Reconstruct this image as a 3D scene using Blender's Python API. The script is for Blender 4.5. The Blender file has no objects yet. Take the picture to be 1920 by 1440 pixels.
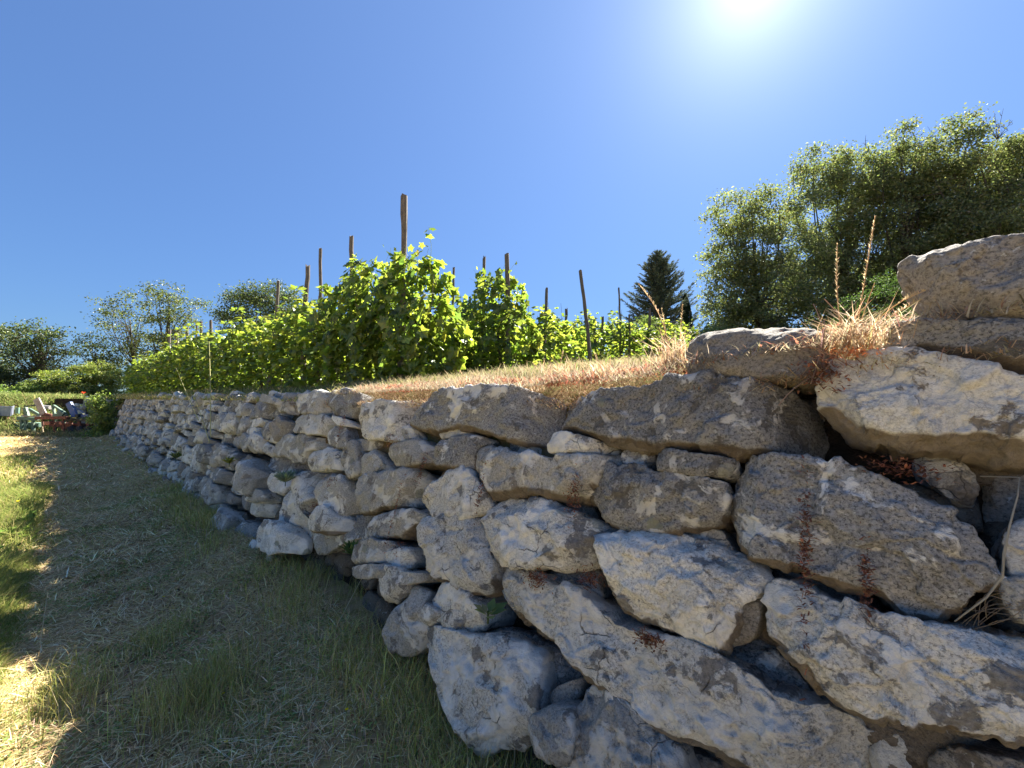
import bpy, math, random
import numpy as np
from mathutils import Matrix, Vector

rng = np.random.default_rng(7)
random.seed(7)
C = bpy.context.scene.collection
SC = bpy.context.scene

# ------------------------------------------------------------------ camera
F = 740.0
PITCH = math.atan(40/F)
EYE = 1.5
cam_d = bpy.data.cameras.new('camera'); cam = bpy.data.objects.new('camera', cam_d); C.objects.link(cam)
cam_d.sensor_fit = 'HORIZONTAL'; cam_d.sensor_width = 36.0; cam_d.lens = 36.0*F/1920
cam_d.clip_start = 0.05; cam_d.clip_end = 2000
cam.location = (0, 0, EYE); cam.rotation_euler = (math.pi/2 + PITCH, 0, 0)
SC.camera = cam

# ------------------------------------------------------------------ light
SUN_EL = math.radians(44.4)
SUN_AZ = math.radians(33.3)          # right of the view direction (+Y)
sdir = Vector((math.sin(SUN_AZ)*math.cos(SUN_EL), math.cos(SUN_AZ)*math.cos(SUN_EL), math.sin(SUN_EL)))
sl = bpy.data.lights.new('sun', 'SUN'); sl.energy = 4.8; sl.angle = math.radians(0.53); sl.color = (1.0, 0.93, 0.82)
so = bpy.data.objects.new('sun', sl); C.objects.link(so)
so.rotation_euler = (-sdir).to_track_quat('-Z', 'Y').to_euler(); so.location = (10, 15, 20)
world = bpy.data.worlds.new('World'); SC.world = world; world.use_nodes = True
wn = world.node_tree; wn.nodes.clear()
sky = wn.nodes.new('ShaderNodeTexSky'); sky.sky_type = 'NISHITA'; sky.sun_disc = False
sky.sun_elevation = SUN_EL; sky.sun_rotation = SUN_AZ
sky.altitude = 300; sky.air_density = 1.0; sky.dust_density = 0.0; sky.ozone_density = 5.0
bg = wn.nodes.new('ShaderNodeBackground'); bg.inputs['Strength'].default_value = 0.052
wo = wn.nodes.new('ShaderNodeOutputWorld')
SKY_TINT = (0.475, 0.595, 0.735); SKY_K = 0.27; GL1 = (4.2, 0.085); GL2 = (1.15, 0.58)
def _wm(op, a, b=None):
    x = wn.nodes.new('ShaderNodeMath'); x.operation = op
    for i, v in enumerate((a, b)):
        if v is None: continue
        if isinstance(v, (int, float)): x.inputs[i].default_value = v
        else: wn.links.new(v, x.inputs[i])
    return x.outputs[0]
def _wv(op, a, b=None, sc=None):
    x = wn.nodes.new('ShaderNodeVectorMath'); x.operation = op
    for i, v in enumerate((a, b)):
        if v is None: continue
        if isinstance(v, tuple): x.inputs[i].default_value = v
        else: wn.links.new(v, x.inputs[i])
    if sc is not None:
        if isinstance(sc, (int, float)): x.inputs['Scale'].default_value = sc
        else: wn.links.new(sc, x.inputs['Scale'])
    return x.outputs['Value'] if op == 'DOT_PRODUCT' else x.outputs[0]
def build_sky():
    lum = _wv('DOT_PRODUCT', sky.outputs[0], (0.25, 0.6, 0.15))          # soft shoulder, as the camera rendered it
    k = _wm('DIVIDE', 1.0+SKY_K*1.2, _wm('ADD', 1.0, _wm('MULTIPLY', lum, SKY_K)))
    c = _wv('SCALE', _wv('MULTIPLY', sky.outputs[0], SKY_TINT), sc=k)
    tc = wn.nodes.new('ShaderNodeTexCoord')
    th = _wm('ARCCOSINE', _wm('MINIMUM', _wv('DOT_PRODUCT', tc.outputs['Generated'], tuple(sdir)), 0.99999))
    for (amp, wd), colr in ((GL1, (1.0, 0.98, 0.93)), (GL2, (0.75, 0.88, 1.0))):   # aureole round the sun
        g = _wm('MULTIPLY', _wm('POWER', 2.71828, _wm('DIVIDE', th, -wd)), amp)
        c = _wv('ADD', c, _wv('SCALE', colr, sc=g))
    wn.links.new(c, bg.inputs[0]); wn.links.new(bg.outputs[0], wo.inputs[0])
build_sky()
SC.view_settings.view_transform = 'Standard'; SC.view_settings.look = 'None'
SC.view_settings.gamma = 1; SC.view_settings.exposure = 2.42
SC.cycles.max_bounces = 6; SC.cycles.diffuse_bounces = 4; SC.cycles.transparent_max_bounces = 4

# ------------------------------------------------------------------ layout maths
W = np.array([-0.7405, 0.6721, 0.0])      # along the wall, away from the camera
N = np.array([0.6721, 0.7405, 0.0])       # across it, into the hill
def ray(px, py):
    dx = (px-960)/F; u = (720-py)/F
    return np.array([dx, math.cos(PITCH)-math.sin(PITCH)*u, math.sin(PITCH)+math.cos(PITCH)*u])
def face_p(t, z): return 1.1 + 0.3*(z-0.1) - 0.018*np.maximum(0, t-8)
def on_face(px, py, off=0.0):             # point of the battered wall face seen at a pixel
    d = ray(px, py); pd = d @ N
    s = (1.1 + 0.3*(EYE-0.1) - off)/(pd-0.3*d[2])
    return np.array([0, 0, EYE]) + s*d
def at_depth(px, py, Y):
    d = ray(px, py); s = Y/d[1]
    return np.array([0, 0, EYE]) + s*d
def tp(t, p, z=0.0): 
    v = t*W + p*N; return np.array([v[0], v[1], z])
def to_t(x, y): return x*W[0] + y*W[1]
def to_p(x, y): return x*N[0] + y*N[1]

# ------------------------------------------------------------------ noise
_perm = np.random.default_rng(3).permutation(512).astype(np.int64)
_perm = np.concatenate([_perm, _perm, _perm])
_grad = np.random.default_rng(4).normal(size=(512, 3)); _grad /= np.linalg.norm(_grad, axis=1)[:, None]
def perlin(P):
    P = np.asarray(P, float); I = np.floor(P).astype(np.int64); f = P-I; I &= 511
    u = f*f*f*(f*(f*6-15)+10)
    def g(a, b, c):
        h = _perm[_perm[_perm[(I[..., 0]+a) & 511]+((I[..., 1]+b) & 511)]+((I[..., 2]+c) & 511)]
        G = _grad[h]
        return G[..., 0]*(f[..., 0]-a)+G[..., 1]*(f[..., 1]-b)+G[..., 2]*(f[..., 2]-c)
    def mx(a, b, w): return a+(b-a)*w
    x0 = mx(mx(g(0,0,0), g(1,0,0), u[..., 0]), mx(g(0,1,0), g(1,1,0), u[..., 0]), u[..., 1])
    x1 = mx(mx(g(0,0,1), g(1,0,1), u[..., 0]), mx(g(0,1,1), g(1,1,1), u[..., 0]), u[..., 1])
    return mx(x0, x1, u[..., 2])*1.6
def fbm(P, oct=4, gain=0.5):
    s = 0; a = 1.0; P = np.asarray(P, float)
    for i in range(oct): s = s + a*perlin(P*(2.03**i)+i*17.3); a *= gain
    return s
def xy3(x, y, f, o=0.0): return np.stack([x*f+o, y*f+o*1.7, np.full_like(x, 3.3+o)], -1)
def sstep(a, b, x): 
    q = np.clip((x-a)/(b-a), 0, 1); return q*q*(3-2*q)

def ground_z(x, y):
    x = np.asarray(x, float); y = np.asarray(y, float); t = to_t(x, y); p = to_p(x, y)
    b = 0.08 + 0.13*sstep(1.0, 2.0, t)
    z = b*sstep(0.35, 1.15, p+0.018*np.maximum(0, t-8)) + 0.012*np.clip(t-8, 0, 40)
    return z + 0.035*perlin(xy3(x, y, 0.9)) + 0.015*perlin(xy3(x, y, 3.1, 5.0))
def terr_z(t, p):
    t = np.asarray(t, float); p = np.asarray(p, float)
    q = p + 0.018*np.maximum(0, t-8)
    s = np.minimum(q, 14)-1.55 + 0.6*np.clip(q-14, 0, 30)
    z = 1.6 + 0.122*s + 0.012*np.clip(t-4.5, 0, 60)
    z = z + 0.12*sstep(0.9, -0.3, t)*sstep(3.5, 1.6, q)
    x = t*W[0]+p*N[0]; y = t*W[1]+p*N[1]
    return z + 0.04*perlin(xy3(x, y, 0.8, 9.0))*sstep(1.4, 2.4, q) + 0.012*perlin(xy3(x, y, 4, 2.0))

# ------------------------------------------------------------------ mesh helpers
def tri_mesh(name, V, T, cols=None, smooth=False):
    me = bpy.data.meshes.new(name)
    V = np.ascontiguousarray(V, dtype=np.float32); T = np.ascontiguousarray(T, dtype=np.int32)
    me.vertices.add(len(V)); me.vertices.foreach_set('co', V.ravel())
    me.loops.add(T.size); me.loops.foreach_set('vertex_index', T.ravel())
    me.polygons.add(len(T)); me.polygons.foreach_set('loop_start', np.arange(0, T.size, 3, dtype=np.int32))
    me.polygons.foreach_set('use_smooth', np.full(len(T), smooth))
    me.update(calc_edges=True)
    if cols is not None:
        ca = me.color_attributes.new('Col', 'FLOAT_COLOR', 'POINT')
        c4 = np.ones((len(V), 4), dtype=np.float32); c4[:, :3] = cols
        ca.data.foreach_set('color', c4.ravel())
    return me
class MB:
    def __init__(s): s.V = []; s.T = []; s.K = []; s.n = 0
    def add(s, V, T, col=None):
        V = np.asarray(V, float); T = np.asarray(T, int)
        s.V.append(V); s.T.append(T+s.n); s.n += len(V)
        s.K.append(np.broadcast_to(np.array(col if col is not None else (1, 1, 1), float), (len(V), 3)))
    def mesh(s, name, smooth=False):
        return tri_mesh(name, np.concatenate(s.V), np.concatenate(s.T), np.concatenate(s.K), smooth)
def link(name, me, mat=None, parent=None, **props):
    o = bpy.data.objects.new(name, me); C.objects.link(o)
    if mat is not None and me is not None and not me.materials: me.materials.append(mat)
    if parent is not None: o.parent = parent
    for k, v in props.items(): o[k] = v
    return o
def empty(name, loc, label, cat, group=None, rz=0.0):
    o = bpy.data.objects.new(name, None); C.objects.link(o); o.empty_display_size = 0.1
    o.location = tuple(loc); o.rotation_euler = (0, 0, rz); o['label'] = label; o['category'] = cat
    if group: o['group'] = group
    return o
def tube(pts, radii, sides=8, rough=0.0, cap=True, seed=0):
    pts = np.asarray(pts, float); n = len(pts); radii = np.broadcast_to(radii, n)
    tan = np.gradient(pts, axis=0); tan /= np.linalg.norm(tan, axis=1)[:, None]+1e-9
    ref = np.array([0.0, 0, 1]) if abs(tan[0, 2]) < 0.8 else np.array([1.0, 0, 0])
    a = np.cross(tan, ref); a /= np.linalg.norm(a, axis=1)[:, None]+1e-9; b = np.cross(tan, a)
    th = np.arange(sides)*2*math.pi/sides
    R = radii[:, None]*np.ones((1, sides))
    if rough:
        rr = np.stack([np.cos(th)[None]*2+seed+np.zeros((n, 1)), np.sin(th)[None]*2+np.zeros((n, 1)), np.cumsum(np.r_[0, np.linalg.norm(np.diff(pts, axis=0), axis=1)])[:, None]*6+np.zeros((1, sides))], -1)
        R = R*(1+rough*perlin(rr))
    V = pts[:, None]+R[..., None]*(np.cos(th)[None, :, None]*a[:, None]+np.sin(th)[None, :, None]*b[:, None])
    V = V.reshape(-1, 3); T = []
    for i in range(n-1):
        for j in range(sides):
            k = (j+1) % sides; p0 = i*sides+j; p1 = i*sides+k; q0 = p0+sides; q1 = p1+sides
            T += [(p0, p1, q1), (p0, q1, q0)]
    if cap:
        c0 = len(V); V = np.vstack([V, pts[:1], pts[-1:]])
        for j in range(sides):
            k = (j+1) % sides
            T += [(c0, k, j), (c0+1, (n-1)*sides+j, (n-1)*sides+k)]
    return V, np.array(T)
def box(cx, cy, cz, sx, sy, sz, M=None):
    V = np.array([(x*sx/2, y*sy/2, z*sz/2) for x in (-1, 1) for y in (-1, 1) for z in (-1, 1)], float)
    if M is not None: V = V @ np.array(M).T
    V = V+np.array([cx, cy, cz])
    T = [(0,1,3),(0,3,2),(4,6,7),(4,7,5),(0,4,5),(0,5,1),(2,3,7),(2,7,6),(0,2,6),(0,6,4),(1,5,7),(1,7,3)]
    return V, np.array(T)
def rand_rot(n, up=None, spread=1.0, r=rng):
    """n rotation matrices: column 2 (normal) near 'up', random spin."""
    v = r.normal(size=(n, 3))*spread
    if up is not None: v = v+up
    v /= np.linalg.norm(v, axis=1)[:, None]+1e-9
    a = r.normal(size=(n, 3)); x = np.cross(a, v); x /= np.linalg.norm(x, axis=1)[:, None]+1e-9
    y = np.cross(v, x)
    return np.stack([x, y, v], -1)
def scatter(bv, bf, R, L, S, cols):
    n = len(L); k = len(bv)
    V = np.einsum('nij,kj->nki', R, bv)*np.asarray(S)[:, None, None]+L[:, None, :]
    T = bf[None]+(np.arange(n)*k)[:, None, None]
    K = np.repeat(cols, k, axis=0)
    return V.reshape(-1, 3), T.reshape(-1, 3), K
def blades(P, H, wid, az, lean, cols, curve=0.5):
    """grass blades: root P, length H, azimuth of the lean, lean angle from vertical."""
    n = len(P)
    d = np.stack([np.cos(az), np.sin(az), np.zeros(n)], -1)
    side = np.stack([-np.sin(az+rng.normal(size=n)*0.8), np.cos(az+rng.normal(size=n)*0.8), np.zeros(n)], -1)
    s1 = np.sin(lean)[:, None]; c1 = np.cos(lean)[:, None]
    l2 = np.clip(lean+curve*(0.4+rng.random(n)), 0, 1.9); s2 = np.sin(l2)[:, None]; c2 = np.cos(l2)[:, None]
    z = np.array([0, 0, 1.0])
    A = P; B = A+(d*s1+z*c1)*(H*0.5)[:, None]; D = B+(d*s2+z*c2)*(H*0.5)[:, None]
    w = wid[:, None]*side*0.5
    V = np.stack([A-w, A+w, B-w*0.8, B+w*0.8, D], 1).reshape(-1, 3)
    T = np.array([(0,1,3),(0,3,2),(2,3,4)])[None]+(np.arange(n)*5)[:, None, None]
    return V, T.reshape(-1, 3), np.repeat(cols, 5, axis=0)
def pal(n, colours, w=None, jit=0.18, r=rng):
    c = np.array(colours)[r.choice(len(colours), n, p=w)]
    return np.clip(c*(1+jit*r.normal(size=(n, 1)))*(1+0.06*r.normal(size=(n, 3))), 0.004, 0.9)

# ------------------------------------------------------------------ materials
def newmat(name):
    m = bpy.data.materials.new(name); m.use_nodes = True; nt = m.node_tree; nt.nodes.clear()
    return m, nt, nt.nodes, nt.links
class NB:
    """small node builder"""
    def __init__(s, nt): s.nt = nt; s.n = nt.nodes; s.l = nt.links
    def node(s, typ, **kw):
        x = s.n.new(typ)
        for k, v in kw.items():
            if k.startswith('i_'): x.inputs[k[2:].replace('_', ' ')].default_value = v
            else: setattr(x, k, v)
        return x
    def noise(s, vec, scale, detail=4, rough=0.5, dist=0.0):
        x = s.node('ShaderNodeTexNoise'); x.inputs['Scale'].default_value = scale; x.inputs['Detail'].default_value = detail
        x.inputs['Roughness'].default_value = rough; x.inputs['Distortion'].default_value = dist
        s.l.new(vec, x.inputs['Vector']); return x.outputs['Fac']
    def vor(s, vec, scale, feat='F1', out='Distance', rand=1.0):
        x = s.node('ShaderNodeTexVoronoi', feature=feat); x.inputs['Scale'].default_value = scale
        x.inputs['Randomness'].default_value = rand
        s.l.new(vec, x.inputs['Vector']); return x.outputs[out]
    def ramp(s, fac, a, b, va=0.0, vb=1.0, interp='LINEAR'):
        x = s.node('ShaderNodeMapRange', interpolation_type='LINEAR' if interp == 'LINEAR' else 'SMOOTHSTEP')
        for i, v in zip(('From Min', 'From Max', 'To Min', 'To Max'), (a, b, va, vb)): x.inputs[i].default_value = v
        s.l.new(fac, x.inputs['Value']); return x.outputs['Result']
    def math(s, op, a, b=None):
        x = s.node('ShaderNodeMath', operation=op)
        for i, v in enumerate((a, b)):
            if v is None: continue
            if isinstance(v, (int, float)): x.inputs[i].default_value = v
            else: s.l.new(v, x.inputs[i])
        return x.outputs[0]
    def mix(s, fac, a, b):
        x = s.node('ShaderNodeMix', data_type='RGBA')
        for i, v in ((0, fac), (6, a), (7, b)):
            if isinstance(v, (int, float)): x.inputs[i].default_value = v
            elif isinstance(v, tuple): x.inputs[i].default_value = (*v, 1)
            else: s.l.new(v, x.inputs[i])
        return x.outputs[2]
def leaf_mat(name, trans=0.45, tint=(1.0, 1.0, 1.0), gloss=0.0, tgain=1.3):
    m, nt, n, l = newmat(name); b = NB(nt)
    at = b.node('ShaderNodeVertexColor', layer_name='Col')
    df = b.node('ShaderNodeBsdfDiffuse'); tr = b.node('ShaderNodeBsdfTranslucent')
    l.new(at.outputs[0], df.inputs[0])
    g = b.node('ShaderNodeMix', data_type='RGBA', blend_type='MULTIPLY'); g.inputs[0].default_value = 1
    l.new(at.outputs[0], g.inputs[6]); g.inputs[7].default_value = (tint[0]*tgain, tint[1]*tgain, tint[2]*tgain, 1)
    l.new(g.outputs[2], tr.inputs[0])
    mx = b.node('ShaderNodeMixShader'); mx.inputs[0].default_value = trans
    l.new(df.outputs[0], mx.inputs[1]); l.new(tr.outputs[0], mx.inputs[2]); out = mx.outputs[0]
    if gloss:
        gl = b.node('ShaderNodeBsdfGlossy'); gl.inputs['Roughness'].default_value = 0.42; gl.inputs[0].default_value = (0.9, 0.95, 0.9, 1)
        m2 = b.node('ShaderNodeMixShader'); m2.inputs[0].default_value = gloss
        l.new(out, m2.inputs[1]); l.new(gl.outputs[0], m2.inputs[2]); out = m2.outputs[0]
    o = b.node('ShaderNodeOutputMaterial'); l.new(out, o.inputs[0])
    return m
def stone_mat(name, base1, base2, pale, pale_lo, dark, dark_lo, speck=0.6, spots=0.5, crack=0.4, bump=1.0):
    m, nt, n, l = newmat(name); b = NB(nt)
    tc = b.node('ShaderNodeTexCoord'); oi = b.node('ShaderNodeObjectInfo')
    sc = b.node('ShaderNodeVectorMath', operation='SCALE'); sc.inputs['Scale'].default_value = 37.0
    cx = b.node('ShaderNodeCombineXYZ'); l.new(oi.outputs['Random'], cx.inputs[0]); l.new(oi.outputs['Random'], cx.inputs[1]); l.new(cx.outputs[0], sc.inputs[0])
    ad = b.node('ShaderNodeVectorMath', operation='ADD'); l.new(tc.outputs['Object'], ad.inputs[0]); l.new(sc.outputs[0], ad.inputs[1])
    v = ad.outputs[0]
    # warped coordinates for ragged lichen edges
    wn_ = b.node('ShaderNodeTexNoise'); wn_.inputs['Scale'].default_value = 30; wn_.inputs['Detail'].default_value = 3; l.new(v, wn_.inputs['Vector'])
    ws = b.node('ShaderNodeVectorMath', operation='SCALE'); ws.inputs['Scale'].default_value = 0.03; l.new(wn_.outputs['Color'], ws.inputs[0])
    wa = b.node('ShaderNodeVectorMath', operation='ADD'); l.new(v, wa.inputs[0]); l.new(ws.outputs[0], wa.inputs[1]); vw = wa.outputs[0]
    big = b.noise(v, 3.0, 4, 0.6, 0.6); mid = b.noise(v, 14, 6, 0.65, 0.3); fine = b.noise(v, 90, 5, 0.75); vfine = b.noise(v, 330, 2, 0.6)
    col = b.mix(b.ramp(big, 0.35, 0.65), base1, base2)
    # mineral speckle
    sp = b.ramp(fine, 0.36, 0.62)
    col = b.mix(b.math('MULTIPLY', sp, speck*0.55), col, tuple(min(1, c*1.9+0.03) for c in base2))
    sp2 = b.ramp(b.noise(v, 140, 4, 0.8), 0.60, 0.47)
    col = b.mix(b.math('MULTIPLY', sp2, speck*0.75), tuple(c*0.30 for c in base1), col) if False else b.mix(b.math('MULTIPLY', b.ramp(b.noise(v, 120, 4, 0.8), 0.50, 0.60), speck), col, tuple(c*0.33 for c in base1))
    # dark, uncrusted hollows
    dm = b.math('MULTIPLY', b.ramp(b.noise(vw, 7.5, 7, 0.62, 0.3), dark_lo, dark_lo+0.025), 1.0)
    dcol = b.mix(b.ramp(fine, 0.35, 0.7), dark, tuple(c*2.3 for c in dark))
    col = b.mix(dm, col, dcol)
    # pale crust lichen, ragged
    pm = b.ramp(b.noise(vw, 5.2, 8, 0.66, 0.5), pale_lo, pale_lo+0.03)
    pcol = b.mix(b.ramp(mid, 0.35, 0.65), tuple(c*0.72 for c in pale), pale)
    pcol = b.mix(b.math('MULTIPLY', b.ramp(fine, 0.55, 0.72), 0.55), pcol, tuple(c*0.45 for c in pale))
    col = b.mix(b.math('MULTIPLY', pm, 0.9), col, pcol)
    # small bright flecks
    fk = b.ramp(b.noise(vw, 34, 5, 0.7, 0.4), 0.63, 0.66)
    col = b.mix(b.math('MULTIPLY', fk, 0.75), col, (0.42, 0.43, 0.42))
    # round lichens
    vo = b.node('ShaderNodeTexVoronoi'); vo.inputs['Scale'].default_value = 8.0; l.new(vw, vo.inputs['Vector'])
    sx = b.node('ShaderNodeSeparateColor'); l.new(vo.outputs['Color'], sx.inputs[0])
    rad = b.ramp(sx.outputs[0], 0.0, 1.0, 0.05, 0.26)
    inside = b.ramp(b.math('SUBTRACT', vo.outputs['Distance'], rad), 0.015, -0.015)
    sel = b.ramp(sx.outputs[1], 1-spots, 1-spots+0.02)
    lm = b.math('MULTIPLY', inside, sel)
    lcol = b.mix(sx.outputs[2], (0.24, 0.25, 0.17), (0.40, 0.41, 0.38))
    lcol = b.mix(b.ramp(fine, 0.4, 0.65), lcol, (0.19, 0.19, 0.15))
    col = b.mix(b.math('MULTIPLY', lm, 0.8), col, lcol)
    # cracks
    ce = b.vor(vw, 9.0, 'DISTANCE_TO_EDGE'); cm = b.math('MULTIPLY', b.ramp(ce, 0.02, 0.0), b.ramp(b.noise(v, 4, 2), 0.56, 0.62))
    cm = b.math('MULTIPLY', cm, crack)
    c2 = b.math('MULTIPLY', b.ramp(b.vor(vw, 62, 'DISTANCE_TO_EDGE'), 0.09, 0.0), b.ramp(b.noise(v, 5, 3, 0.6), 0.50, 0.57))
    c2 = b.math('MULTIPLY', c2, crack*0.35)
    col = b.mix(cm, col, (0.035, 0.03, 0.025)); col = b.mix(c2, col, (0.09, 0.085, 0.07))
    # darker brown on the lower chamfers (mask stored per vertex)
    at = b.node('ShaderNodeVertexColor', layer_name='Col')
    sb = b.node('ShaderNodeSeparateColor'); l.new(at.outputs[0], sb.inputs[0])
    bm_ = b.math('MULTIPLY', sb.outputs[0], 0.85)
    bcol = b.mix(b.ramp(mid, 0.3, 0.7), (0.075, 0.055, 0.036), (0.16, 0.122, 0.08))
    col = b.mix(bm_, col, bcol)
    hv = b.node('ShaderNodeHueSaturation'); l.new(col, hv.inputs['Color'])
    l.new(b.ramp(oi.outputs['Random'], 0, 1, 0.82, 1.2), hv.inputs['Value'])
    # height
    h = b.math('ADD', b.math('MULTIPLY', mid, 0.5), b.math('MULTIPLY', fine, 0.32))
    h = b.math('ADD', h, b.math('MULTIPLY', vfine, 0.10)); h = b.math('ADD', h, b.math('MULTIPLY', pm, 0.14))
    h = b.math('SUBTRACT', h, b.math('MULTIPLY', dm, 0.16)); h = b.math('ADD', h, b.math('MULTIPLY', lm, 0.05))
    h = b.math('SUBTRACT', h, b.math('MULTIPLY', cm, 0.6)); h = b.math('SUBTRACT', h, b.math('MULTIPLY', c2, 0.12))
    bp = b.node('ShaderNodeBump'); bp.inputs['Strength'].default_value = 0.9; bp.inputs['Distance'].default_value = 0.018*bump
    l.new(h, bp.inputs['Height'])
    pr = b.node('ShaderNodeBsdfPrincipled'); l.new(hv.outputs[0], pr.inputs['Base Color']); l.new(bp.outputs[0], pr.inputs['Normal'])
    pr.inputs['Roughness'].default_value = 0.88; pr.inputs['Specular IOR Level'].default_value = 0.25
    o = b.node('ShaderNodeOutputMaterial'); l.new(pr.outputs[0], o.inputs[0])
    return m
def soil_mat(name, a, c, d, scale=1.0, dist=0.03):
    m, nt, n, l = newmat(name); b = NB(nt)
    tc = b.node('ShaderNodeTexCoord'); v = tc.outputs['Object']
    big = b.noise(v, 1.1*scale, 5, 0.6); mid = b.noise(v, 9*scale, 6, 0.7); fine = b.noise(v, 60*scale, 5, 0.75)
    col = b.mix(b.ramp(big, 0.38, 0.62), a, c); col = b.mix(b.ramp(mid, 0.45, 0.62), col, d)
    col = b.mix(b.math('MULTIPLY', b.ramp(fine, 0.5, 0.65), 0.6), col, tuple(x*0.4 for x in a))
    h = b.math('ADD', b.math('MULTIPLY', mid, 0.6), b.math('MULTIPLY', fine, 0.4))
    bp = b.node('ShaderNodeBump'); bp.inputs['Strength'].default_value = 1.0; bp.inputs['Distance'].default_value = dist; l.new(h, bp.inputs['Height'])
    pr = b.node('ShaderNodeBsdfDiffuse'); l.new(col, pr.inputs[0]); l.new(bp.outputs[0], pr.inputs['Normal'])
    o = b.node('ShaderNodeOutputMaterial'); l.new(pr.outputs[0], o.inputs[0]); return m
def simple_mat(name, col, col2=None, rough=0.7, scale=20, metal=0.0, bump=0.004, stretch=None):
    m, nt, n, l = newmat(name); b = NB(nt)
    tc = b.node('ShaderNodeTexCoord'); v = tc.outputs['Object']
    if stretch:
        mp = b.node('ShaderNodeMapping'); mp.inputs['Scale'].default_value = stretch; l.new(v, mp.inputs[0]); v = mp.outputs[0]
    nz = b.noise(v, scale, 6, 0.7)
    c = b.mix(b.ramp(nz, 0.35, 0.65), col, col2 or tuple(x*0.6 for x in col))
    bp = b.node('ShaderNodeBump'); bp.inputs['Distance'].default_value = bump; l.new(nz, bp.inputs['Height'])
    pr = b.node('ShaderNodeBsdfPrincipled'); l.new(c, pr.inputs['Base Color']); l.new(bp.outputs[0], pr.inputs['Normal'])
    pr.inputs['Roughness'].default_value = rough; pr.inputs['Metallic'].default_value = metal
    o = b.node('ShaderNodeOutputMaterial'); l.new(pr.outputs[0], o.inputs[0]); return m

M_DARK = stone_mat('dark_grey_stone', (0.135, 0.131, 0.122), (0.23, 0.224, 0.208), (0.66, 0.645, 0.59), 0.545, (0.08, 0.075, 0.066), 0.60, speck=0.85, spots=0.25, crack=0.15)
M_MID = stone_mat('mid_grey_stone', (0.225, 0.215, 0.19), (0.35, 0.335, 0.295), (0.66, 0.64, 0.58), 0.52, (0.115, 0.105, 0.092), 0.57, speck=0.55, spots=0.25, crack=0.5)
M_LITE = stone_mat('pale_crusted_stone', (0.34, 0.325, 0.285), (0.50, 0.48, 0.425), (0.70, 0.68, 0.62), 0.51, (0.12, 0.114, 0.104), 0.56, speck=0.65, spots=0.25, crack=0.8)
M_GREY = stone_mat('pale_blue_grey_stone', (0.42, 0.40, 0.36), (0.56, 0.54, 0.48), (0.66, 0.64, 0.58), 0.52, (0.12, 0.105, 0.085), 0.60, speck=0.45, spots=0.12, crack=0.9)
M_BROWN = stone_mat('brown_grey_stone', (0.155, 0.142, 0.122), (0.235, 0.215, 0.185), (0.42, 0.40, 0.35), 0.64, (0.08, 0.068, 0.055), 0.60, speck=0.7, spots=0.2, crack=0.15, bump=0.7)
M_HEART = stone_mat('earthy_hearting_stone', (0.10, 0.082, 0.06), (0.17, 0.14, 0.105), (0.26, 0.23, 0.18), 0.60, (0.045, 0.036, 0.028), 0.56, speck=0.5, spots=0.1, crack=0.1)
SM = {'D': M_DARK, 'M': M_MID, 'L': M_LITE, 'G': M_GREY, 'B': M_BROWN}
M_GROUND = soil_mat('mown_ground', (0.34, 0.235, 0.13), (0.48, 0.355, 0.195), (0.36, 0.30, 0.11))
M_TERR = soil_mat('terrace_soil', (0.14, 0.10, 0.055), (0.20, 0.15, 0.08), (0.10, 0.11, 0.04))
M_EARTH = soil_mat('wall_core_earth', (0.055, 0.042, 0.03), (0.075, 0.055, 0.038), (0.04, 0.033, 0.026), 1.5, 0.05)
M_GRASS = leaf_mat('grass_blades', 0.45, tgain=1.25)
M_STRAW = leaf_mat('cut_straw', 0.12, tgain=1.0)
M_VINE = leaf_mat('vine_leaf', 0.58, (1.25, 1.12, 0.55), 0.04, 2.0)
M_TREE = leaf_mat('tree_leaf', 0.45, (1.0, 1.05, 0.6), 0.03, 1.6)
M_NEEDLE = leaf_mat('conifer_needles', 0.15)
M_BARK = simple_mat('bark', (0.085, 0.07, 0.055), (0.045, 0.038, 0.03), 0.9, 30, stretch=(1, 1, 0.25), bump=0.02)
M_POST = simple_mat('weathered_post_wood', (0.17, 0.145, 0.12), (0.075, 0.06, 0.05), 0.9, 40, stretch=(1, 1, 0.15), bump=0.008)

# ------------------------------------------------------------------ ground sheets
def axis(parts):
    out = []
    for a, b_, s in parts: out += list(np.arange(a, b_, s))
    out.append(parts[-1][1]); return np.array(out)
def sheet(name, ts, ps, zf, mat, **props):
    T, P = np.meshgrid(ts, ps, indexing='ij')
    X = T*W[0]+P*N[0]; Y = T*W[1]+P*N[1]; Z = zf(T, P, X, Y)
    a, b_ = T.shape; idx = np.arange(a*b_).reshape(a, b_)
    q = np.stack([idx[:-1, :-1], idx[:-1, 1:], idx[1:, 1:], idx[1:, :-1]], -1).reshape(-1, 4)
    tri = np.vstack([q[:, [0, 1, 2]], q[:, [0, 2, 3]]])[:, ::1]
    V = np.stack([X, Y, Z], -1).reshape(-1, 3)
    n = np.cross(V[tri[0, 1]]-V[tri[0, 0]], V[tri[0, 2]]-V[tri[0, 0]])
    if n[2] < 0: tri = tri[:, ::-1]
    return link(name, tri_mesh(name, V, tri, smooth=True), mat, **props)
sheet('ground', axis([(-400, -60, 30), (-60, -6, 3), (-6, 10, 0.08), (10, 40, 0.6), (40, 400, 24)]),
      axis([(-400, -40, 30), (-40, -4, 2), (-4, 1.5, 0.06), (1.5, 40, 2), (40, 400, 30)]),
      lambda T, P, X, Y: ground_z(X, Y), M_GROUND, kind='structure')
def terr(T, P, X, Y):
    z = terr_z(T, P)
    edge = face_p(T, 1.6)+0.03
    return np.where(P < edge, z-0.35, z)
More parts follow.
